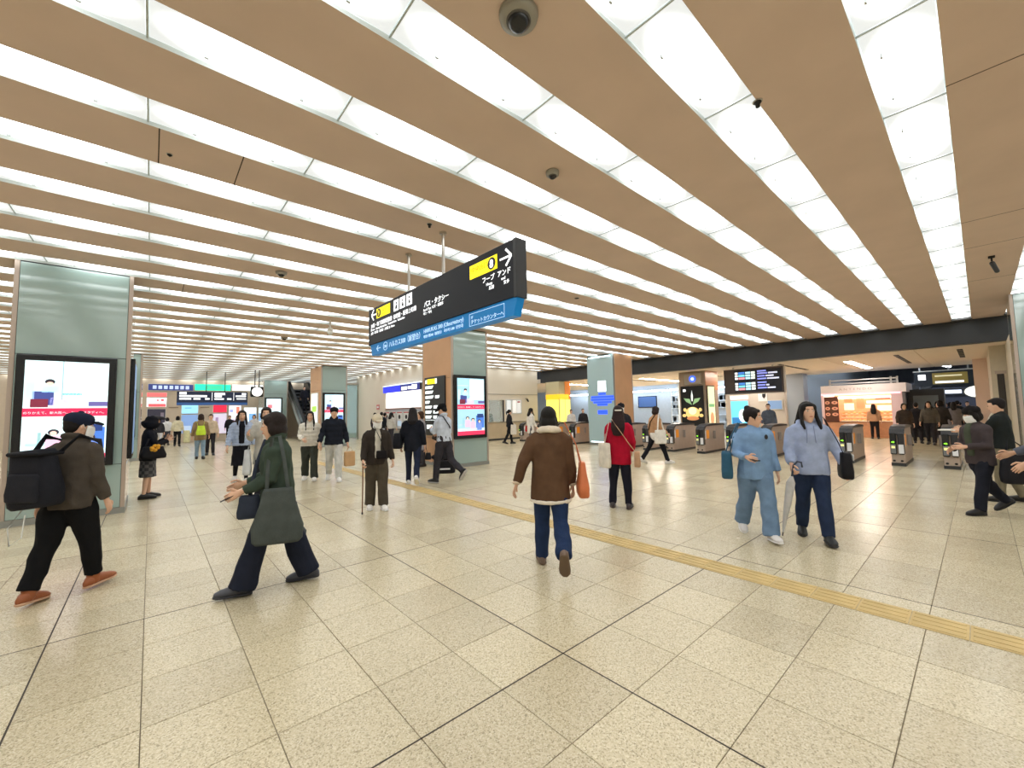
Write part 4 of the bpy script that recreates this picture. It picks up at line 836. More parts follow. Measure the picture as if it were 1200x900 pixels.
    # --- face
    if lod == 0 and hair != 'back':
        for sx in (-1, 1):
            MB().ell(HP((sx * .031, .083, .018)), (.0135 * s, .009 * s, .0065 * s), HR, 10, 7).obj('eye', mat('eye_white', (225, 220, 214), .3), body, True)
            MB().ell(HP((sx * .030, .0895, .018)), (.006 * s, .004 * s, .006 * s), HR, 8, 6).obj('iris', mat('iris', (30, 22, 20), .2), body, True)
            MB().limb([HP((sx * .014, .0915, .037)), HP((sx * .032, .089, .041)), HP((sx * .047, .079, .037))], [.0026 * s, .0034 * s, .002 * s], n=6).obj('eyebrow', hairm(hairc), body, True)
        MB().ell(HP((0, .0955, -.052)), (.021 * s, .0085 * s, .0075 * s), HR, 12, 7).obj('lips', mat('lips', (188, 112, 100), .5), body, True)
    elif lod == 1 and hair != 'back':
        for sx in (-1, 1): MB().ell(HP((sx * .031, .087, .018)), (.012 * s, .006 * s, .006 * s), HR, 8, 5).obj('eye', mat('iris', (30, 22, 20), .2), body, True)
        MB().ell(HP((0, .0965, -.052)), (.02 * s, .0075 * s, .0065 * s), HR, 8, 5).obj('lips', mat('lips', (188, 112, 100), .5), body, True)
    # --- hair
    hb = MB(); E = lambda c, r: hb.ell(HP(c), tuple(q * s for q in r), HR, 18, 12)
    strand = lambda pts, rad: hb.limb([HP(q) for q in pts], [tuple(w_ * s for w_ in r_) if isinstance(r_, tuple) else r_ * s for r_ in rad], HR @ V((1, 0, 0)), 12)
    if hair in ('short', 'capped'):
        E((0, -.024, .042), (.084, .098, .098)); E((0, -.052, -.01), (.074, .058, .065))
        if hair == 'short': E((0, .035, .094), (.066, .052, .028))
        for sx in (-1, 1): E((sx * .068, .004, .03), (.014, .03, .045))
    elif hair in ('bob', 'long', 'verylong', 'tied', 'ponytail', 'bun'):
        E((0, -.022, .045), (.087, .101, .101)); E((0, .032, .094), (.066, .054, .03))
        for sx in (-1, 1): E((sx * .064, .022, .055), (.026, .05, .05))
        if hair == 'bob':
            E((0, -.045, -.04), (.088, .075, .085))
            for sx in (-1, 1): strand([(sx * .074, .012, .03), (sx * .08, .006, -.04), (sx * .07, .0, -.1)], [(.02, .035), (.026, .038), (.012, .02)])
        if hair in ('long', 'verylong'):
            dl = -.22 if hair == 'long' else -.36
            strand([(0, -.055, .04), (0, -.082, -.06), (0, -.118, -.14), (0, -.145, (dl - .14) / 2), (0, -.15, dl)], [(.085, .06), (.1, .058), (.115, .05), (.12 if hair == 'verylong' else .105, .04), (.09 if hair == 'verylong' else .075, .028)])
            for sx in (-1, 1): strand([(sx * .076, .012, .03), (sx * .084, .03, -.06), (sx * .092, .07, -.14), (sx * .088, .115, dl * .92)], [(.018, .036), (.02, .034), (.022, .026), (.014, .016)])
        if hair == 'tied':
            E((0, -.06, -.02), (.07, .055, .06)); strand([(0, -.08, -.03), (.02, -.095, -.08), (.03, -.085, -.12)], [.035, .032, .015])
        if hair == 'ponytail':
            E((0, -.06, -.01), (.07, .05, .06)); strand([(0, -.1, .03), (0, -.15, .02), (0, -.16, -.06), (0, -.145, -.14)], [.028, .036, .034, .012])
        if hair == 'bun':
            E((0, -.055, -.005), (.07, .055, .065)); E((0, -.07, .125), (.042, .042, .036))
            for sx in (-1, 1): strand([(sx * .066, .05, .04), (sx * .074, .045, -.03)], [.012, .006])
    if hb.v: p.hair = garment('hair', hb, hairm(hairc), fold=.0025, v=vox * 1.0, it=2)
    if mask:
        mb_ = MB(); vs = []; fs = []; NA, NZ = 11, 6
        for iz in range(NZ):
            z = -.105 + .118 * iz / (NZ - 1); wv = math.sin(PI * (iz + .6) / (NZ + .4))
            for ia in range(NA):
                a = (-72 + 144 * ia / (NA - 1)) * D2R; bulge = .022 * math.cos(a) ** 3 * wv
                vs.append(HP(((.074 + .004) * math.sin(a), (.098 + bulge) * math.cos(a) - .002, z)))
        for iz in range(NZ - 1):
            for ia in range(NA - 1): q = iz * NA + ia; fs.append((q, q + 1, q + NA + 1, q + NA))
        mo = mb_.add(vs, fs).obj('face_mask', mat('mask_white', (238, 238, 236), .8), body, True); sd_ = mo.modifiers.new('t', 'SOLIDIFY'); sd_.thickness = .004
        for sx in (-1, 1): MB().tube([HP((sx * .07, .03, -.03)), HP((sx * .084, -.01, .02)), HP((sx * .082, -.02, -.01))], .0018 * s, 5).obj('ear_loop', mat('mask_white', (238, 238, 236), .8), body)
    # --- upper garment
    k = MB(); g_ = top.get('fit', 1.12); hem = top.get('hem', .84); fl_ = top.get('flare', 1.0); gd = top.get('deep', g_)
    g_ = 1 + (g_ - 1) * .5; gd = 1 + (gd - 1) * .6
    prof = [(1.448, .066, .064), (1.43, .088, .076), (1.405, .132, .086), (1.375, .166, .098), (1.30, .174, .112), (1.18, .165, .116), (1.05, .160, .115), (.95, .168, .118)]
    rr = []
    for z, a, bb in reversed(prof):
        w_ = 1 + (g_ - 1) * min(1, max(0, (1.45 - z) / .12)); wd = 1 + (gd - 1) * min(1, max(0, (1.45 - z) / .12))
        rr.append((up((0, -.012 if z > 1.38 else 0, z)), T @ V((a * w_ * build * s, 0, 0)), T @ V((0, bb * wd * build * s, 0))))
    if hem < .93:
        z = hem; base = []
        for q in range(3):
            t_ = (q + 1) / 3; zz = .93 + (hem - .93) * t_; f2 = 1 + (fl_ - 1) * t_
            base.append((pel + V((0, top.get('swing', 0) * t_ * s, (zz - .93) * s)), V((.172 * g_ * build * f2 * s, 0, 0)), V((0, .120 * gd * build * f2 * (1 + top.get('stride', 0) * t_) * s, 0))))
        rr = list(reversed(base)) + rr
    k.loft(rr, 20, (False, True))
    sl = 1 + (top.get('sleeve', 1.15) - 1) * .6
    for sd in 'LR':
        e_, sh_, wr_ = J['elb' + sd], J['sho' + sd], J['wri' + sd]; cut = top.get('cuff', 1.0)
        k.limb([sh_.lerp(up((0, 0, 1.38)), .18), sh_.lerp(e_, .12), sh_.lerp(e_, .55), e_, e_.lerp(wr_, .5), e_.lerp(wr_, .95 * cut)], [.05 * sl * s, .057 * sl * s, .055 * sl * s, .05 * sl * s, .046 * sl * s, .04 * sl * s], lat, 12, (True, False))
    if top.get('hood'):
        k.limb([up((-.1, .02, 1.44)), up((-.075, -.075, 1.45)), up((0, -.12, 1.43)), up((.075, -.075, 1.45)), up((.1, .02, 1.44))], [.03 * s, .045 * s, .055 * s, .045 * s, .03 * s], V((0, 0, 1)), 10)
    if top.get('collar'):
        k.limb([up((-.03, .085, 1.42)), up((-.078, .03, 1.46)), up((-.06, -.065, 1.48)), up((.0, -.085, 1.485)), up((.06, -.065, 1.48)), up((.078, .03, 1.46)), up((.03, .085, 1.42))], [.018 * s, .024 * s, .028 * s, .03 * s, .028 * s, .024 * s, .018 * s], V((0, 0, 1)), 8)
    m_top = top.get('mat') or cloth(top.get('c', (90, 90, 90)))
    p.top = garment(top.get('name', 'jacket'), k, m_top, fold=top.get('fold', .006), quilt=top.get('quilt', 0))
    if top.get('open'):     # shirt front showing between the jacket fronts
        k = MB(); w_ = top.get('open_w', .05); zb = max(hem + .02, top.get('open_z', .9))
        pts = []; 
        for z, bb in ((1.44, .075), (1.40, .094), (1.34, .112), (1.25, .121), (1.12, .121), (1.02, .119), (.94, .121)):
            if z > zb: pts.append((up((0, bb * gd * build - .018 + (.004 if z < 1.42 else 0), z)), w_ * (1.0 if z < 1.4 else .8)))
        k.loft([(q, V((ww * s, 0, 0)), V((0, .026 * s, 0))) for q, ww in pts], 12); garment('shirt_front', k, cloth(top['open']), fold=.002)
    # --- lower garment
    kind = bottom.get('kind', 'trousers'); bc = bottom.get('mat') or cloth(bottom.get('c', (40, 40, 46))); wdt = bottom.get('w', 1.0); flr = bottom.get('flare', 1.0)
    k = MB()
    if kind in ('trousers',):
        k.loft([(pel + V((0, 0, -.06 * s)), V((.172 * s * build, 0, 0)), V((0, .118 * s * build, 0))), (pel, V((.175 * s * build, 0, 0)), V((0, .122 * s * build, 0))), (pel + V((0, 0, .1 * s)), V((.155 * s * build, 0, 0)), V((0, .108 * s * build, 0)))], 16)
        for sd in 'LR':
            hp, kn, an = J['hip' + sd], J['knee' + sd], J['ank' + sd] + V((0, 0, bottom.get('lift', -.015) * s)); 
            k.limb([hp + V((0, 0, .02 * s)), hp.lerp(kn, .3), hp.lerp(kn, .7), kn, kn.lerp(an, .4), kn.lerp(an, .75), an], [.094 * s * build, (.092 * wdt) * s * build, .08 * wdt * s * build, .071 * wdt * s, .068 * wdt * (1 + (flr - 1) * .5) * s, .062 * wdt * (1 + (flr - 1) * .8) * s, .06 * wdt * flr * s], lat, 12, (True, False))
        garment('trousers', k, bc, fold=.007)
    else:
        hemz = bottom.get('hem', .5); f2 = bottom.get('flare', 1.2); rr = []
        for q in range(5):
            t_ = q / 4; zz = 1.0 + (hemz - 1.0) * t_; rr.append((pel + V((0, 0, (zz - .93) * s)), V((.165 * (1 + (f2 - 1) * t_) * s, 0, 0)), V((0, .118 * (1 + (f2 - 1) * t_) * s, 0))))
        k.loft(list(reversed(rr)), 18, (False, True)); garment('skirt', k, bc, fold=.006)
        if bottom.get('tights'):
            k = MB()
            for sd in 'LR': k.limb([J['hip' + sd], J['knee' + sd], J['knee' + sd].lerp(J['ank' + sd], .4), J['ank' + sd]], [.08 * s, .058 * s, .056 * s, .04 * s], lat, 10)
            garment('tights', k, cloth(bottom['tights']), fold=.001)
    # --- shoes
    for sd in 'LR':
        a, fd, fu = J['ank' + sd], J['fdir' + sd], J['fup' + sd]; ls = fu.cross(fd); o0 = a - fu * .085 * s
        R_ = lambda y_, wd, hh, zc: (o0 + fd * y_ * s + fu * zc * s, ls * wd * s, fu * hh * s)
        k = MB(); k.loft([R_(-.074, .026, .036, .05), R_(-.05, .042, .05, .06), R_(0, .045, .058, .066), R_(.05, .047, .05, .058), R_(.11, .053, .04, .048), R_(.16, .05, .032, .042), R_(.192, .036, .022, .036)], 12)
        if bottom.get('boots'): k.limb([a - fu * .03 * s, a + (J['knee' + sd] - a) * .25], [.05 * s, .055 * s], lat, 10)
        so = k.obj('shoe', mat('shoe_%d_%d_%d' % shoe, shoe, .5, var=.08), body, True)
        k = MB(); k.loft([R_(-.082, .026, .014, .015), R_(-.055, .044, .015, .015), R_(0, .046, .015, .015), R_(.11, .057, .015, .015), R_(.17, .052, .014, .015), R_(.204, .032, .012, .016)], 12)
        k.obj('sole', mat('sole_%d_%d_%d' % (sole or (30, 28, 28)), sole or (30, 28, 28), .7), so, True)
    p.HP = HP; return p
def hash_(t): return sum((i + 1) * ord(c) for i, c in enumerate(t)) % 100003
# --- worn and carried things
def cap(p, c, brim=True, beret=False, beanie=False, bucket=False, name='cap'):
    k = MB(); HP, HR, s = p.HP, p.HR, p.s
    k.loft([(HP((0, -.016, z)), HR @ V((a * s, 0, 0)), HR @ V((0, b * s, 0))) for z, a, b in ((.052, .093, .112), (.08, .094, .113), (.11, .082, .1), (.132, .055, .068), (.14, .02, .025))] if not bucket else
           [(HP((0, -.01, z)), HR @ V((a * s, 0, 0)), HR @ V((0, b * s, 0))) for z, a, b in ((.0, .15, .165), (.012, .148, .16), (.045, .1, .118), (.1, .094, .11), (.14, .075, .09), (.148, .03, .04))], 20)
    o = k.obj(name, cloth(c), p.o, True)
    if brim and not bucket:
        k = MB(); k.loft([(HP((0, .06, .055)), HR @ V((.075 * s, 0, 0)), HR @ V((0, .02, .008)) * s), (HP((0, .10, .06)), HR @ V((.074 * s, 0, 0)), HR @ V((0, .012, .008)) * s), (HP((0, .15, .05)), HR @ V((.055 * s, 0, 0)), HR @ V((0, .008, .008)) * s), (HP((0, .168, .044)), HR @ V((.03 * s, 0, 0)), HR @ V((0, .004, .006)) * s)], 14); k.obj('brim', cloth(c), o, True)
    return o
def rbox(mb, c, sz, R=None, taper=1.0, n=16, e=.45):
    """soft box standing on its base: rings of a superellipse"""
    R = R or Matrix.Identity(3); vs = []; fs = []; c = V(c); prof = [(0, .86), (.06, 1), (.3, 1.04), (.7, 1 + (taper - 1) * .7), (.94, taper), (1, taper * .9)]
    for t_, k in prof:
        for i in range(n):
            a = 2 * PI * i / n; q = lambda w_: math.copysign(abs(w_) ** e, w_)
            vs.append(c + R @ V((q(math.cos(a)) * sz[0] / 2 * k, q(math.sin(a)) * sz[1] / 2 * k, (t_ - .5) * sz[2])))
    for r in range(len(prof) - 1):
        for i in range(n): j = (i + 1) % n; fs.append((r * n + i, r * n + j, r * n + n + j, r * n + n + i))
    fs += [tuple(range(n - 1, -1, -1)), tuple(range((len(prof) - 1) * n, len(prof) * n))]
    return mb.add(vs, fs)
def strap_pts(p, a, via, b): return [a] + list(via) + [b]
def bag(p, name, label, cat, c, sz, m, R=None, taper=.85, straps=(), sm=None, sr=.009, soft=True, extras=()):
    """thing carried by p: points in the person's own frame (metres)"""
    k = MB(); rbox(k, c, sz, R, taper); o = k.thing(name, m, label, cat, smooth=soft, M=p.M); cc = V(o['_c'])
    for st in straps:
        MB().limb([V(q) - cc for q in st], [(sr * 1.8, sr * .5)] * len(st), V((0, 1, 0)), 8).obj('strap', sm or m, o, True)
    for nm, mb_, mm in extras:
        mb_.v = [tuple(V(q) - cc) for q in mb_.v]; mb_.obj(nm, mm, o, True)
    return o
def F(x, y, phi): return math.degrees(math.atan2(y, x)) - phi      # 0 = walking away, 90 = to the right, 180 = towards us, 270 = to the left
W_ = (232, 228, 222); BK = (26, 26, 30)
def phone(p, sd, label):
    w_ = p.J['wri' + sd] + p.J['hd' + sd] * .11 * p.s + p.J['hn' + sd] * .02
    R = p.J['hd' + sd].to_track_quat('Z', 'Y').to_matrix(); k = MB().box((-.035, -.005, -.07), (.035, .005, .07), Matrix.Translation(w_) @ R.to_4x4(), bev=.002)
    o = k.thing('smartphone', M_black, label, 'phone', M=p.M)
    return o
# 1 person with backpack
x, y = -.55, 5.65
p = person('person in dark brown blazer and navy cap walking past the left screen', x, y, F(x, y, 42), 1.66, lean=5, legL=(-12, 6), legR=(17, 10), footL=-8, footR=3, armL=(-8, 10, 20), armR=(6, 9, 18), head=(28, 6), hair='capped', build=1.04,
           top=dict(c=(76, 69, 62), hem=.80, fit=1.16, sleeve=1.2, name='blazer', collar=True), bottom=dict(c=(22, 22, 24), w=1.22, lift=.03, boots=True), shoe=(156, 88, 50), sole=(206, 164, 132), mask=True)
cap(p, (34, 40, 60))
k = MB(); k.tube([(-.1, -.30, .84), (-.16, -.34, .70), (-.12, -.36, .56), (-.05, -.34, .62), (-.06, -.31, .80)], .005, 6)
k2 = MB(); rbox(k2, (-.06, -.335, 1.03), (.26, .06, .24), None, .9)
k3 = MB().box((-.20, -.36, 1.30), (.08, -.14, 1.335), bev=.012)
bag(p, 'backpack', 'large black backpack on the back of the person in the brown blazer', 'backpack', (-.06, -.245, 1.10), (.35, .2, .5), cloth((30, 31, 38), .7), Matrix.Rotation(-.10, 3, 'Y'), .82,
    straps=[[(-.15, -.17, 1.32), (-.15, -.08, 1.46), (-.14, .12, 1.40), (-.15, .15, 1.2)], [(.06, -.17, 1.32), (.13, -.08, 1.46), (.14, .12, 1.40), (.15, .15, 1.2)]], sr=.016, extras=[('hanging_cable', k, mat('cable', (222, 222, 216), .5)), ('front_pocket', k2, cloth((36, 37, 44), .7)), ('top_flap', k3, cloth((24, 25, 30), .7))])
# 2 by the column
x, y = -.02, 11.25
plaid = bpy.data.materials.new('plaid'); plaid.use_nodes = True; nt = plaid.node_tree; bs = nt.nodes['Principled BSDF']; bs.inputs['Roughness'].default_value = .9
tcx = nt.nodes.new('ShaderNodeTexCoord'); ck = nt.nodes.new('ShaderNodeTexChecker'); ck.inputs['Scale'].default_value = 16; ck.inputs[1].default_value = lin((96, 92, 92)) + (1,); ck.inputs[2].default_value = lin((58, 56, 60)) + (1,)
nt.links.new(tcx.outputs['Object'], ck.inputs['Vector']); nt.links.new(ck.outputs['Color'], bs.inputs['Base Color'])
p = person('person in black jacket and grey checked skirt standing by the left column', x, y, F(x, y, 84), 1.62, lod=0, legL=(4, 2), legR=(-3, 2), armL=(28, 6, 100, 30), armR=(24, 8, 96, 25), head=(0, 10), hair='bob', hairc=(24, 22, 26),
           top=dict(c=(28, 28, 34), hem=.78, fit=1.25, sleeve=1.25), bottom=dict(kind='skirt', hem=.44, flare=1.25, mat=plaid), shoe=(28, 26, 28))
cap(p, (24, 24, 30), bucket=True, name='bucket_hat'); phone(p, 'R', 'phone held up by the person standing at the left column')
k = MB()
for q in range(6): k.ell((.32 + .02 * (q % 2), .02 + .045 * (q % 3), .98 + .04 * (q // 2)), (.03, .04, .035), None, 8, 6)
bag(p, 'handbag', 'black handbag with yellow plush charms on the arm by the left column', 'handbag', (.27, .05, .93), (.16, .40, .24), cloth((30, 28, 30), .6), None, .8, straps=[[(.25, -.08, 1.03), (.22, -.02, 1.2), (.21, .06, 1.22), (.24, .14, 1.03)]], extras=[('plush_charm', k, cloth((236, 170, 60)))])
# 3 pale blue puffer
x, y = 1.70, 12.1
p = person('person in pale blue quilted jacket and black dress walking towards us', x, y, F(x, y, 178), 1.76, lod=0, legL=(12, 10), legR=(-12, 16), footR=-16, armL=(-6, 14, 18), armR=(8, 14, 18), hair='long', hairc=(40, 30, 28), mask=False,
           top=dict(c=(172, 186, 212), hem=.86, fit=1.3, sleeve=1.4, quilt=.075, open=(26, 26, 32), open_w=.062), bottom=dict(kind='skirt', hem=.40, flare=1.2, c=(26, 26, 32), tights=(24, 24, 28)), shoe=(228, 222, 214), sole=(236, 232, 226))
# 4 pale grey coat
x, y = 1.76, 9.55
p = person('person in pale grey coat half hidden behind the green coat', x, y, F(x, y, 184), 1.78, lod=0, legL=(-12, 14), legR=(14, 8), footL=-14, armL=(4, 10, 30), armR=(18, 16, 95, -10), hair='bob', hairc=(40, 32, 32), head=(0, 0),
           top=dict(c=(178, 174, 166), hem=.62, fit=1.25, sleeve=1.3, flare=1.12, name='coat', collar=True, open=(222, 214, 206)), bottom=dict(c=(34, 34, 40)), shoe=(30, 30, 34))
bag(p, 'carrier_bag', 'pale grey plastic bag hanging beside the person in the pale grey coat', 'bag', (.30, .1, .72), (.14, .30, .48), cloth((196, 200, 204), .5), None, .7, straps=[[(.30, .0, .94), (.26, .1, 1.12), (.30, .2, .94)]])
# 5 green coat
x, y = .93, 4.47
p = person('person in dark green coat and wide navy trousers striding left', x, y, 161, 1.66, lean=3, legL=(20, 2, 0), legR=(-18, 4, 0), footL=3, footR=-3, armL=(8, 9, 62, 8), armR=(14, 8, 62, 8), head=(0, 4), hair='bob', hairc=(48, 38, 36),
           top=dict(c=(60, 72, 62), hem=.58, fit=1.3, sleeve=1.4, flare=1.1, name='coat', collar=True, fold=.008, stride=.2), bottom=dict(c=(34, 38, 52), w=1.3, flare=1.42, lift=-.02), shoe=(66, 68, 76), sole=(50, 50, 54))
phone(p, 'L', 'phone held in front of the person in the green coat')
bag(p, 'tote_bag', 'slouchy dark grey tote bag over the green coat', 'tote bag', (-.28, -.04, .72), (.09, .40, .48), cloth((76, 82, 80)), None, .62, straps=[[(-.28, -.12, .93), (-.25, -.08, 1.2), (-.175, -.03, 1.42), (-.17, .03, 1.41), (-.245, .05, 1.15), (-.28, .05, .93)]], sr=.009)
bag(p, 'pouch', 'navy pouch in front of the green coat', 'pouch', (-.17, .2, .80), (.1, .18, .2), cloth((52, 58, 72)), None, .85, straps=[[(-.15, .2, .89), (-.08, .17, 1.15), (.06, .12, 1.38)]])
bag(p, 'cloth_sack', 'dark grey cloth sack swinging behind the knees of the green-coated person', 'bag', (.22, -.05, .48), (.10, .36, .20), cloth((84, 88, 90)), None, .6, straps=[[(.22, -.1, .56), (.22, .0, .9), (.22, .05, .56)]])
# 6 white puffer
x, y = 3.0, 11.1
person('person in cream puffer jacket with very long dark hair', x, y, F(x, y, 182), 1.70, lod=0, legL=(10, 8), legR=(-10, 12), footR=-12, armL=(0, 12, 25), armR=(10, 12, 70, 25), hair='verylong', hairc=(30, 26, 28),
       top=dict(c=(222, 216, 204), hem=.84, fit=1.35, sleeve=1.45, quilt=.09, collar=True), bottom=dict(c=(62, 66, 60), w=1.25, flare=1.2), shoe=W_, sole=W_)
# 7 black puffer, light trousers
x, y = 3.42, 10.6
p = person('person in black padded jacket, beanie and pale grey trousers', x, y, F(x, y, 180), 1.80, lod=0, legL=(14, 8), legR=(-14, 18), footR=-18, armL=(-10, 16, 22), armR=(12, 18, 22), hair='capped',
           top=dict(c=(30, 34, 44), hem=.84, fit=1.38, sleeve=1.5, collar=True, quilt=.12), bottom=dict(c=(204, 204, 200), w=1.15), shoe=(235, 233, 230), sole=(240, 238, 235))
cap(p, (24, 24, 28), brim=False, name='beanie')
bag(p, 'paper_bag', 'brown paper carrier bag at the side of the black padded jacket', 'paper bag', (-.36, .04, .52), (.26, .12, .36), mat('kraft', (200, 160, 116), .8, var=.05), Matrix.Rotation(.4, 3, 'Z'), 1.0, straps=[[(-.43, .01, .70), (-.39, .02, .80), (-.33, .05, .80), (-.29, .07, .70)]], sm=mat('kraft2', (180, 140, 96), .8), soft=False)
# 8 older person with cane
x, y = 2.92, 6.86
p = person('person in beige cap and white mask walking with a cane', x, y, F(x, y, 172), 1.59, lean=4, legL=(8, 8), legR=(-4, 6), armL=(-4, 14, 24), armR=(12, 12, 26, 5), head=(-6, 10), hair='capped', hairc=(150, 146, 142), mask=True, curl=1.1,
           top=dict(c=(54, 48, 44), hem=.80, fit=1.3, sleeve=1.4, open=(204, 198, 186), open_w=.055, collar=True), bottom=dict(c=(78, 71, 60), w=1.3, flare=1.15), shoe=(228, 224, 218), sole=(236, 234, 230))
cap(p, (208, 196, 172))
h_ = p.J['wriR'] + p.J['hdR'] * .07
k = MB(); k.limb([(h_.x + .01, h_.y + .05, .012), (h_.x, h_.y + .01, h_.z)], [.009, .011], n=10); o = k.thing('walking_cane', mat('cane', (120, 84, 54), .5), 'brown walking cane held by the person in the beige cap', 'cane', M=p.M, smooth=True); cc = V(o['_c'])
MB().tube([V((h_.x, h_.y - .05, h_.z + .015)) - cc, V((h_.x, h_.y, h_.z + .02)) - cc, V((h_.x, h_.y + .06, h_.z + .005)) - cc], .013).obj('handle', mat('cane_h', (80, 54, 36), .5), o, True); MB().lathe([(.013, 0), (.013, .03), (.009, .034)], 10, (h_.x + .01 - cc.x, h_.y + .05 - cc.y, 0)).obj('rubber_tip', M_blackm, o)
bag(p, 'shoulder_pouch', 'small black pouch at the waist of the person with the cane', 'pouch', (-.05, .19, .93), (.17, .09, .13), cloth((28, 26, 28)), None, .95, straps=[[(-.1, .19, .98), (-.03, .17, 1.2), (.06, .12, 1.40)]])
# 9 long hair, black coat
x, y = 4.5, 8.58
p = person('person in black coat with long loose hair walking away', x, y, F(x, y, 4), 1.74, lod=0, legL=(14, 10), legR=(-18, 30), footR=-34, armL=(4, 12, 20), armR=(-8, 12, 25), hair='long', hairc=(40, 36, 38),
           top=dict(c=(28, 31, 40), hem=.74, fit=1.3, sleeve=1.35, name='coat'), bottom=dict(c=(36, 42, 62)), shoe=(228, 226, 224), sole=(232, 230, 228))
bag(p, 'shoulder_bag', 'black shoulder bag on the left of the long-haired person in black', 'bag', (-.33, -.02, 1.0), (.2, .34, .34), cloth((24, 26, 32), .7), None, .8, straps=[[(-.3, .08, 1.16), (-.2, .05, 1.45), (-.19, -.08, 1.44), (-.3, -.1, 1.16)]])
bag(p, 'sling_bag', 'small black pouch hanging low on the right of the long-haired person', 'pouch', (.34, .1, .62), (.14, .2, .15), cloth((30, 30, 36), .6), None, .8, straps=[[(.33, .1, .68), (.28, .02, .85)]])
# 10 behind column side
x, y = 6.25, 11.35
person('person in pale grey coat standing between the long-haired person and the column', x, y, F(x, y, 250), 1.66, lod=1, hair='bob', hairc=(92, 66, 52), armR=(20, 6, 90, 20), armL=(15, 6, 80, 20), top=dict(c=(164, 160, 166), hem=.5, fit=1.2, sleeve=1.25, name='coat'), bottom=dict(c=(60, 58, 64)), shoe=(40, 36, 38))
x, y = 6.3, 10.0
p = person('person crouching at the foot of the middle column beside a black bag', x, y, F(x, y, 300), 1.62, lod=1, lean=34, legL=(96, 142), legR=(80, 138), armL=(30, 6, 60, 10), armR=(34, 6, 60, 10), head=(0, 20), hair='bob', hairc=(58, 44, 38), top=dict(c=(40, 38, 42), hem=.86, fit=1.2), bottom=dict(c=(40, 38, 44)), shoe=(214, 208, 200))
k = MB(); rbox(k, (6.02, 9.62, .16), (.5, .3, .32), Matrix.Rotation(-.6, 3, 'Z'), .8); o = k.thing('holdall', cloth((24, 24, 28), .6), 'black holdall with white stripe on the floor by the middle column', 'bag', smooth=True)
MB().limb([(-.2, -.02, .30), (-.1, -.12, .40), (.1, -.16, .38), (.2, -.1, .28)], [.012] * 4).obj('handle', M_blackm, o, True); MB().box((-.16, -.155, .1), (.12, -.135, .14), Matrix.Rotation(-.6, 4, 'Z')).obj('white_stripe', M_gw, o)
# 11 pale shirt
x, y = 5.12, 8.24
p = person('person in pale striped shirt reading a phone by the middle column', x, y, F(x, y, 318), 1.82, lod=0, lean=4, legL=(16, 8), legR=(-16, 44), footR=-50, armL=(22, 6, 88, 25), armR=(10, 8, 78, 25), head=(-16, 22), hair='short', hairc=(24, 22, 24), curl=.9,
           top=dict(c=(198, 206, 220), hem=.90, fit=1.12, sleeve=1.15, name='shirt', collar=True), bottom=dict(c=(56, 54, 60), w=1.05), shoe=(32, 32, 36), sole=(190, 188, 186))
phone(p, 'L', 'phone in the hand of the person in the pale striped shirt')
cap(p, (22, 22, 24))
k = MB(); k.limb([p.up((.2, .1, 1.0)), p.up((.06, -.135, 1.2)), p.up((-.09, -.11, 1.42)), p.up((-.11, .02, 1.475)), p.up((-.08, .12, 1.38)), p.up((.1, .15, 1.12)), p.up((.2, .1, 1.0))], [(.022, .005)] * 7, V((0, 1, 0)), 8)
k.obj('shoulder_strap', cloth((30, 28, 34)), p.o, True)
# 12 brown jacket
x, y = 3.14, 3.0
p = person('person in brown shearling jacket and jeans walking away in the centre', x, y, F(x, y, -2), 1.64, lean=3, legL=(13, 6), legR=(-17, 42), footL=2, footR=-58, armL=(-14, 24, 26), armR=(2, 10, 18), head=(4, 4), hair='bob', hairc=(36, 33, 30), build=1.0,
           top=dict(c=(92, 68, 50), hem=.72, fit=1.38, sleeve=1.6, name='jacket', flare=1.04, deep=1.5, stride=.1, fold=.007), bottom=dict(c=(36, 52, 84), w=1.14, flare=1.1), shoe=(112, 92, 78), sole=(104, 84, 66))
k = MB(); k.limb([p.up((-.05, .10, 1.41)), p.up((-.105, .02, 1.44)), p.up((-.085, -.08, 1.455)), p.up((0, -.12, 1.46)), p.up((.085, -.08, 1.455)), p.up((.105, .02, 1.44)), p.up((.05, .10, 1.41))], [.024, .034, .04, .043, .04, .034, .024], V((0, 0, 1)), 10); p.garment('shearling_collar', k, cloth((226, 214, 196)), fold=.004)
k = MB(); zz = p.pel.z - .21 * p.s; k.loft([(V((0, 0, zz - .03)), V((.218, 0, 0)), V((0, .182, 0))), (V((0, 0, zz + .006)), V((.217, 0, 0)), V((0, .18, 0)))], 20, False); p.garment('shearling_hem', k, cloth((226, 216, 200)), fold=.003)
for sd in 'LR':
    k = MB(); a = p.J['elb' + sd].lerp(p.J['wri' + sd], .95); k.ell(a, (.06, .06, .028), None, 12, 7); p.garment('shearling_cuff', k, cloth((214, 196, 172)), fold=.002)
bag(p, 'tote_bag', 'orange leather tote bag on the right of the brown shearling jacket', 'tote bag', (.33, -.03, .90), (.11, .34, .34), mat('tan_leather', (204, 112, 66), .6, var=.08, bump=.15), None, .55, straps=[[(.32, .06, 1.04), (.28, .06, 1.25), (.17, .04, 1.475), (.16, -.05, 1.475), (.27, -.10, 1.25), (.32, -.10, 1.04)]], sr=.011)
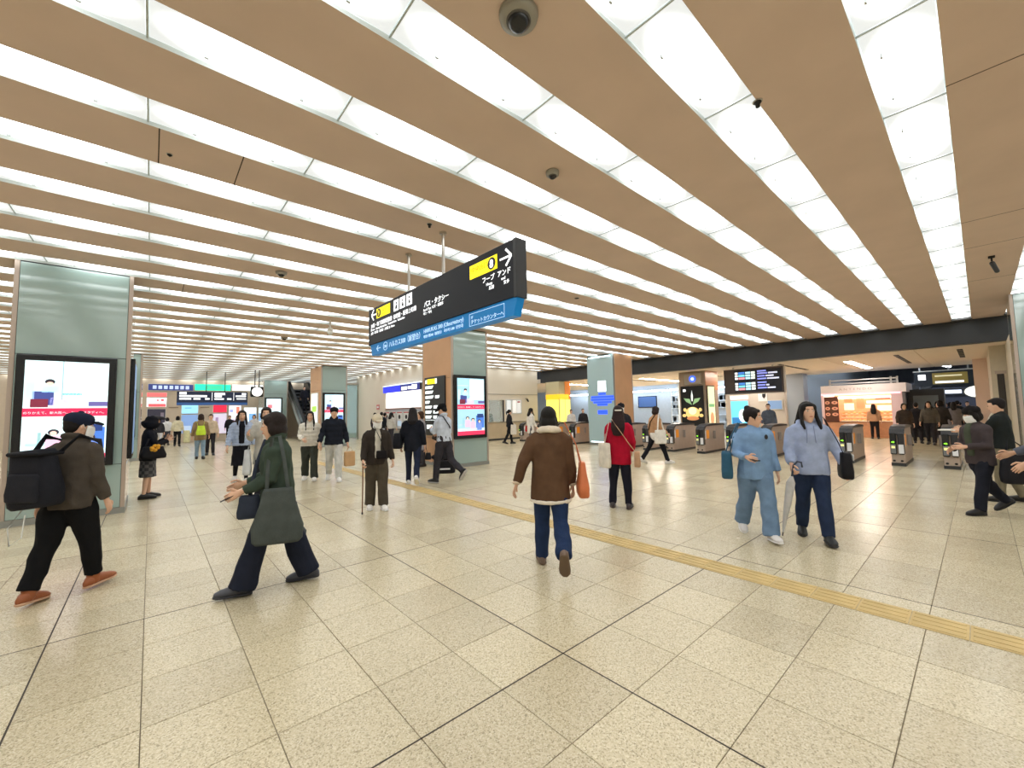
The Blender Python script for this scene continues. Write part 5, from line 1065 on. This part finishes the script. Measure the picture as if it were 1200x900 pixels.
# 13 red coat
x, y = 5.83, 3.98
p = person('person in red coat with long brown hair standing with their back to us', x, y, F(x, y, 4), 1.65, lean=1, legL=(2, 2, 4), legR=(-2, 2, 3), armL=(14, 8, 60, 20), armR=(4, 12, 50, 20), hair='verylong', hairc=(54, 34, 34), head=(0, 4),
           top=dict(c=(176, 22, 50), hem=.72, fit=1.24, sleeve=1.3, name='coat'), bottom=dict(c=(30, 31, 42), w=1.02), shoe=(56, 50, 54), sole=(70, 62, 60))
k = MB().box((-.055, -.008, -.011), (.055, .008, .011), Matrix.Translation(p.HP((0.01, -.128, .05))), bev=.004); k.obj('hair_clip', mat('clip_white', (240, 236, 226), .4), p.o)
bag(p, 'tote_bag', 'white canvas tote bag on the left of the red coat', 'tote bag', (-.235, -.08, .86), (.09, .28, .40), cloth((226, 218, 204)), Matrix.Rotation(.7, 3, 'Z'), .95, straps=[[(-.24, -.02, 1.05), (-.21, .0, 1.25), (-.14, .0, 1.42), (-.15, -.09, 1.38), (-.22, -.14, 1.05)]], sr=.012)
k = MB(); k.limb([(-.10, -.10, 1.45), (.02, -.185, 1.28), (.16, -.16, 1.06), (.25, -.06, .92)], [(.019, .006)] * 4, V((0, 1, 0)), 8)
bag(p, 'crossbody_bag', 'beige crossbody bag on the right hip of the red coat', 'bag', (.28, -.05, .80), (.1, .24, .24), cloth((190, 152, 120)), None, .85, extras=[('long_strap', k, cloth((206, 170, 136)))])
# 14 tan jacket
x, y = 11.25, 6.4
p = person('person in tan jacket and black trousers walking right before the gates', x, y, F(x, y, 58), 1.72, lod=1, legL=(-24, 14), legR=(24, 6), footL=-22, armL=(-10, 10, 20), armR=(12, 10, 35), hair='bob', hairc=(60, 46, 40), head=(-10, 6), top=dict(c=(190, 146, 108), hem=.92, fit=1.28, sleeve=1.35), bottom=dict(c=(30, 30, 36)), shoe=(228, 224, 220), sole=(230, 228, 224))
k = MB(); k.loft([(V((0, 0, p.pel.z - .12)), V((.2, 0, 0)), V((0, .145, 0))), (V((0, 0, p.pel.z - .02)), V((.2, 0, 0)), V((0, .14, 0)))], 16); p.garment('white_shirt_tail', k, cloth((232, 228, 222)), fold=.003)
k = MB(); k.limb([p.up((-.18, -.12, 1.0)), p.up((0, -.165, 1.25)), p.up((.12, -.08, 1.46))], [(.018, .006)] * 3, V((0, 1, 0)), 8); k.obj('dark_strap', cloth((50, 40, 38)), p.o, True)
bag(p, 'tote_bag', 'white tote bag carried by the person in the tan jacket', 'tote bag', (.31, -.04, .80), (.10, .36, .40), cloth((232, 228, 220)), None, .9, straps=[[(.3, -.12, 1.0), (.26, -.06, 1.3), (.2, .0, 1.46), (.29, .08, 1.0)]], sr=.013)
# 15 blue sweatshirt
x, y = 5.66, 1.90
p = person('person in blue sweatshirt and pale jeans with a hair bun, looking right', x, y, F(x, y, 163), 1.59, lean=2, legL=(14, 6), legR=(-13, 22), footR=-24, footL=6, armL=(-8, 12, 16), armR=(16, 14, 74, 15), head=(-58, 4), hair='bun', hairc=(40, 32, 30), build=1.04,
           top=dict(c=(124, 156, 194), hem=.76, fit=1.34, sleeve=1.45, name='sweatshirt', fold=.008), bottom=dict(c=(112, 138, 168), w=1.28, flare=1.3), shoe=(226, 222, 220), sole=(236, 234, 232))
MB().ell(V((-.09, .165 * 1.05, 1.24)), (.02, .006, .03), None, 10, 6).obj('chest_emblem', M_blackm, p.o, True); phone(p, 'R', 'phone held by the person in the blue sweatshirt')
bag(p, 'tote_bag', 'teal tote bag at the side of the blue sweatshirt', 'tote bag', (.30, -.06, .88), (.13, .38, .32), cloth((54, 92, 116)), Matrix.Rotation(-.25, 3, 'Z'), .9, straps=[[(.29, .05, 1.02), (.235, .03, 1.22), (.15, .0, 1.40), (.15, -.06, 1.40), (.235, -.12, 1.2), (.29, -.14, 1.02)]], sr=.012)
# 16 lavender hoodie
x, y = 6.05, 1.41
p = person('person in lavender hoodie and dark jeans carrying a closed umbrella', x, y, F(x, y, 172), 1.64, lean=1, legL=(14, 6), legR=(-10, 14), footR=-12, armL=(-4, 22, 20), armR=(8, 12, 42, 12), head=(-14, -2), hair='long', hairc=(34, 30, 32), curl=1.1,
           top=dict(c=(160, 173, 204), hem=.80, fit=1.36, sleeve=1.5, name='hoodie', hood=True, fold=.008), bottom=dict(c=(42, 54, 80), w=1.15), shoe=(34, 36, 38), sole=(50, 50, 52))
for sx in (-1, 1): MB().tube([p.up((sx * .035, .135, 1.40)), p.up((sx * .04, .165, 1.3)), p.up((sx * .045, .17, 1.2))], .004, 6).obj('hood_cord', cloth((128, 138, 172)), p.o, True)
h_ = p.J['wriR'] + p.J['hdR'] * .08
um = MB(); a, b_ = h_ + V((.0, .02, .0)), V((h_.x + .14, h_.y + .08, .14)); d = b_ - a
um.limb([a + d * .12, a + d * .2, a + d * .55, a + d * .92, b_], [.02, .045, .036, .016, .008], n=12); o = um.thing('umbrella', cloth((186, 184, 182), .6), 'closed pale grey umbrella held by the person in the lavender hoodie', 'umbrella', M=p.M, smooth=True); cc = V(o['_c'])
MB().tube([a + d * .14 - cc, a - cc, a - d * .08 - cc, a - d * .14 + V((-.03, 0, 0)) - cc, a - d * .13 + V((-.07, 0, 0)) - cc, a - d * .06 + V((-.085, 0, 0)) - cc], .011).obj('crook_handle', mat('crook', (40, 50, 70), .4), o, True); MB().tube([b_ - cc, b_ + d * .06 - cc], .006).obj('ferrule', M_blackm, o)
bag(p, 'shoulder_bag', 'black shoulder bag at the side of the lavender hoodie', 'bag', (-.33, .02, .90), (.12, .30, .30), cloth((28, 28, 32), .6), None, .85, straps=[[(-.31, -.07, 1.03), (-.24, -.06, 1.25), (-.16, -.03, 1.46), (-.16, .06, 1.44), (-.25, .12, 1.2), (-.31, .1, 1.03)]], extras=[('white_tag', MB().box((-.40, .0, .96), (-.39, .1, 1.03)), M_gw)])
# 17 dark figure at right
x, y = 9.1, .05
p = person('person in dark jacket and white mask hurrying left at the right edge', x, y, F(x, y, 228), 1.55, lean=5, legL=(14, 4), legR=(-17, 26), footR=-30, armL=(14, 8, 80, 20), armR=(10, 10, 70, 20), head=(10, 14), hair='bob', hairc=(30, 26, 26), mask=True, top=dict(c=(70, 62, 64), hem=.78, fit=1.3, sleeve=1.4, open=(74, 80, 66), open_w=.06), bottom=dict(c=(34, 36, 46), w=1.12), shoe=(28, 26, 28))
cap(p, (28, 25, 26), brim=False, name='knit_hat')
bag(p, 'tote_bag', 'large black tote bag behind the masked person in the dark jacket', 'tote bag', (-.30, -.20, .70), (.14, .44, .44), cloth((32, 32, 38), .6), None, .9, straps=[[(-.25, -.36, .92), (-.24, -.15, 1.12), (-.25, -.1, .92)]])
# 18, 19 right edge
x, y = 7.7, -.53
p = person('person in grey jacket mostly cut off by the right edge', x, y, F(x, y, 262), 1.68, lod=0, lean=6, legL=(10, 6), legR=(-10, 12), armL=(12, 10, 40), armR=(14, 10, 60), head=(0, 14), hair='bob', hairc=(36, 28, 28), top=dict(c=(96, 100, 112), hem=.82, fit=1.25, sleeve=1.3), bottom=dict(c=(214, 206, 194), w=1.1), shoe=(60, 54, 52))
bag(p, 'shoulder_bag', 'bulky black bag on the shoulder of the grey-jacketed person cut off at the right', 'bag', (-.27, .06, .98), (.2, .34, .40), cloth((30, 32, 36), .7), None, .85, straps=[[(-.25, .14, 1.16), (-.17, .05, 1.43), (-.16, -.05, 1.43), (-.25, -.04, 1.16)]])
x, y = 10.4, -.2
p = person('person in black jacket holding papers between the right column and the gates', x, y, F(x, y, 280), 1.66, lod=1, legL=(6, 4), legR=(-6, 8), armL=(40, 8, 55, 10), armR=(44, 8, 50, 10), head=(0, 12), hair='short', top=dict(c=(36, 40, 40), hem=.86, fit=1.2, open=(206, 194, 176)), bottom=dict(c=(120, 112, 92)), shoe=(40, 38, 36))
q = p.J['wriL'] + p.J['hdL'] * .1; k = MB().box((q.x - .02, q.y - .02, q.z - .01), (q.x + .2, q.y + .2, q.z + .01), bev=.004); k.thing('paper_sheets', mat('paper', (232, 228, 220), .8), 'white papers in the hands of the black-jacketed person at right', 'papers', M=p.M)
# mid distance people
def simple(label, x, y, phi, h, topc, botc, hair='short', hc=(32, 27, 27), lod=1, hem=.84, shoe=(40, 38, 40), walk=10, skirt=False, mask=False, arms=12, z0=0, group=None, lean=2, fit=1.25, tights=None, elbow=25):
    return person(label, x, y, F(x, y, phi), h, lod=lod, lean=lean, legL=(walk, 6), legR=(-walk, walk), footR=-walk, armL=(-walk * .6, arms, elbow), armR=(walk * .6, arms, elbow), hair=hair, hairc=hc, mask=mask, z0=z0, group=group,
                  top=dict(c=topc, hem=hem, fit=fit, sleeve=fit, name='coat'), bottom=dict(kind='skirt', hem=.45, c=botc, tights=tights) if skirt else dict(c=botc), shoe=shoe)
p = simple('person in black with pale apron walking past the staffed window', 13.6, 15.75, 75, 1.72, (34, 34, 40), (30, 30, 34), 'ponytail', walk=14)
bag(p, 'carrier_bag', 'pale bag hanging from the person in black by the staffed window', 'bag', (.24, .16, .72), (.12, .3, .5), cloth((224, 218, 206)), None, .9, straps=[[(.24, .1, .95), (.22, .16, 1.1), (.24, .22, .95)]])
p = simple('uniformed person sitting behind the staffed office window', 14.9, 19.1, 182, 1.78, (36, 38, 44), (40, 42, 48), 'capped', walk=0); cap(p, (30, 32, 38))
p = simple('person in white coat with long black hair before the left gates', 12.9, 13.45, 60, 1.74, (226, 222, 216), (90, 86, 88), 'long', hem=.6)
bag(p, 'red_bag', 'red and black bag carried by the person in the white coat', 'bag', (-.3, .05, .82), (.16, .3, .26), cloth((176, 44, 46)), None, .85, straps=[[(-.3, -.04, .95), (-.26, .04, 1.2), (-.3, .12, .95)]])
p = simple('person in black cap and mask partly hidden behind the red coat', 9.6, 6.45, 185, 1.76, (40, 40, 48), (40, 40, 46), 'capped', mask=True); cap(p, (26, 26, 34))
simple('person in tan top with long hair at the bakery counter', 25.6, 3.35, 0, 1.62, (196, 150, 118), (34, 30, 32), 'verylong', walk=3)
p = simple('person far down the hall in a cream coat with shopping bags', 1.17, 30.5, 2, 1.72, (226, 218, 190), (30, 30, 34), 'bob', lod=1)
bag(p, 'shopping_bag', 'pale yellow shopping bag carried by the person in the cream coat', 'bag', (.42, .1, .55), (.3, .3, .7), cloth((226, 222, 178)), None, 1.0, straps=[[(.42, .0, .9), (.36, .1, 1.0), (.42, .2, .9)]])
p = simple('person in brown coat and jeans with a lime backpack', 1.48, 20.2, 4, 1.74, (140, 118, 88), (124, 146, 164), 'bob', (60, 44, 38), hem=.7, shoe=(30, 30, 34), walk=8)
bag(p, 'lime_backpack', 'bright lime green backpack on the brown coat', 'backpack', (.03, -.25, 1.12), (.3, .16, .36), cloth((196, 226, 70)), None, .75, straps=[[(-.08, -.17, 1.28), (-.12, -.04, 1.46)], [(.1, -.17, 1.28), (.12, -.04, 1.46)]])
simple('person in tan and black just behind the lime backpack', 1.95, 21.9, 182, 1.74, (196, 178, 156), (48, 46, 50), 'short', hem=.9, walk=9)
simple('person in all black far away left of the pale blue jacket', 3.9, 32.6, 180, 1.72, (34, 34, 40), (36, 36, 40), 'short', lod=1)
simple('distant person in white left of the cream coat', .75, 32.5, 10, 1.66, (222, 222, 224), (70, 70, 80), 'bob', lod=2); simple('distant person in pale pink near the blue posters', 2.5, 33.2, 180, 1.66, (222, 196, 200), (60, 60, 66), 'long', lod=2)
simple('distant person in grey beside the lilac poster', 3.0, 33.6, 170, 1.7, (120, 120, 128), (50, 50, 56), 'short', lod=2); simple('distant person in navy near the white poster', 4.6, 33.0, 200, 1.7, (44, 50, 72), (40, 40, 46), 'short', lod=2)
p = simple('person under a black umbrella at the far left shops', .35, 30.6, 180, 1.6, (60, 60, 66), (206, 206, 212), 'bob', lod=1)
u_ = MB(); u_.lathe([(.02, 0), (.3, -.07), (.46, -.22), (.45, -.225), (.29, -.085), (.02, -.02)], 16, (.1, .1, 1.78)); o = u_.thing('umbrella', cloth((32, 30, 34), .6), 'open black umbrella at the far left shops', 'umbrella', M=p.M, smooth=True); cc = V(o['_c']); MB().tube([V((.1, .1, 1.0)) - cc, V((.1, .1, 1.76)) - cc], .01).obj('shaft', M_steel, o)
simple('person in black coat behind the pale blue jacket, right', 5.2, 27.5, 175, 1.74, (36, 36, 42), (40, 40, 46), 'short', lod=1); simple('person in white and black behind the pale blue jacket, left', 4.7, 29.0, 190, 1.72, (206, 204, 204), (40, 40, 44), 'bob', lod=1)
simple('person in brown hair and dark top behind the pale blue shoulder', 3.6, 27, 180, 1.7, (70, 54, 50), (40, 38, 40), 'long', lod=1)
simple('person in black by the glass enclosure with pale trousers', 9.2, 21.0, 10, 1.72, (30, 34, 40), (176, 180, 190), 'short', lod=1)
simple('person in dark coat riding up the escalator', 8.3, 32.2, 180, 1.7, (34, 34, 42), (40, 40, 46), 'short', lod=1, z0=2.0, walk=2); simple('second person in black coming off the escalator', 7.95, 28.6, 185, 1.72, (30, 30, 36), (36, 36, 40), 'bob', lod=1, walk=6)
for q, (yy, xx, tc_) in enumerate(((22.6, 9.5, (64, 60, 66)), (21.5, 9.6, (120, 112, 108)), (20.5, 9.5, (190, 186, 180)))):
    simple(('person in dark coat at the leftmost ticket machine', 'person in grey coat at the ticket machines', 'person in pale top at the ticket machines')[q], xx, yy, 40, 1.68, tc_, (60, 58, 64), ('bob', 'short', 'long')[q], lod=1, walk=2)
simple('person passing through the gates left of the lettered column', 17.8, 14.4, 180, 1.7, (52, 50, 56), (50, 48, 54), 'short', lod=1); simple('small person far inside the hall left of the lettered column', 24, 21, 170, 1.7, (60, 58, 64), (60, 58, 62), 'bob', lod=2); simple('person in white inside the gates near the yellow booth', 18.2, 15.6, 175, 1.66, (222, 222, 222), (150, 150, 156), 'short', lod=1)
simple('person leaving through the gates behind the blue sweatshirt', 19.5, 5.9, 180, 1.72, (86, 92, 104), (50, 52, 60), 'short', lod=1)
CR = [((70, 60, 54), 'brown coat'), ((40, 38, 42), 'black coat'), ((92, 86, 78), 'taupe coat'), ((56, 52, 50), 'dark brown coat'), ((44, 48, 60), 'navy coat'), ((120, 116, 120), 'grey jacket'), ((66, 62, 58), 'charcoal coat'), ((36, 40, 44), 'black jacket'), ((110, 92, 76), 'tan coat'), ((52, 56, 70), 'slate jacket'), ((80, 74, 80), 'mauve coat'), ((30, 32, 40), 'ink-blue coat'), ((150, 156, 170), 'pale blue jacket'), ((60, 66, 62), 'green-black coat')]
SP = [(22.2, 2.0), (23.4, 1.75), (22.9, 1.35), (24.2, 1.1), (25.5, 1.9), (25.0, .75), (26.8, 1.3), (27.5, .7), (30.3, 1.6), (29.5, 1.0), (31, .45), (31.5, 2.0), (33.5, 1.3), (35.5, .8)]
for q, ((cc_, nm), (xx, yy)) in enumerate(zip(CR, SP)):
    wh = ('nearest row', 'second row', 'middle', 'back')[min(3, q // 4)]
    simple('person in %s in the %s of the crowd beyond the gates' % (nm, wh), xx, yy, (170, 5, 190, 20, 175, 0)[q % 6], 1.62 + .03 * (q % 4), cc_, (48, 46, 50), ('bob', 'short', 'long')[q % 3], lod=1 if q < 4 else 2, hem=.6 if q % 2 else .84)
# ------------------------------------------------------------------ finish meshes
def finish():
    for j in JOBS:
        if j[0] == 'skin':
            _, o, vox, it, fold, extra = j
            md = o.modifiers.new('r', 'REMESH'); md.mode = 'VOXEL'; md.voxel_size = vox; md.use_smooth_shade = True
            if it: s_ = o.modifiers.new('s', 'SMOOTH'); s_.factor = .5; s_.iterations = it
    bpy.context.view_layer.update(); dg = bpy.context.evaluated_depsgraph_get()
    res = []
    for j in JOBS:
        if j[0] == 'text':
            _, o, t = j; me = bpy.data.meshes.new_from_object(t.evaluated_get(dg)); res.append((o, me, j))
        else:
            me = bpy.data.meshes.new_from_object(j[1].evaluated_get(dg)); res.append((j[1], me, j))
    for o, me, j in res:
        m = o.data.materials[0]; old = o.data; nm = old.name
        if j[0] == 'skin':
            o.modifiers.clear(); _, _, vox, it, fold, extra = j
            n = len(me.vertices); co = np.empty(n * 3); me.vertices.foreach_get('co', co); co = co.reshape(-1, 3)
            if fold and n:
                no = np.empty(n * 3); me.vertices.foreach_get('normal', no); no = no.reshape(-1, 3); co = co + no * fold(co)[:, None]; me.vertices.foreach_set('co', co.ravel())
            if extra is not None and extra.v:
                v0 = [tuple(p) for p in co]; f0 = [tuple(p.vertices) for p in me.polygons]; k = MB(); k.v = v0; k.f = f0; k.add(extra.v, extra.f)
                bpy.data.meshes.remove(me); me = bpy.data.meshes.new(nm); me.from_pydata(k.v, [], k.f)
            me.polygons.foreach_set('use_smooth', [True] * len(me.polygons))
        me.materials.clear(); me.materials.append(m); o.data = me; me.name = nm; bpy.data.meshes.remove(old); me.update()
    for j in JOBS:
        if j[0] == 'text': cu = j[2].data; bpy.data.objects.remove(j[2]); bpy.data.curves.remove(cu)
finish()
for o in bpy.data.objects:
    if '_c' in o.keys(): del o['_c']
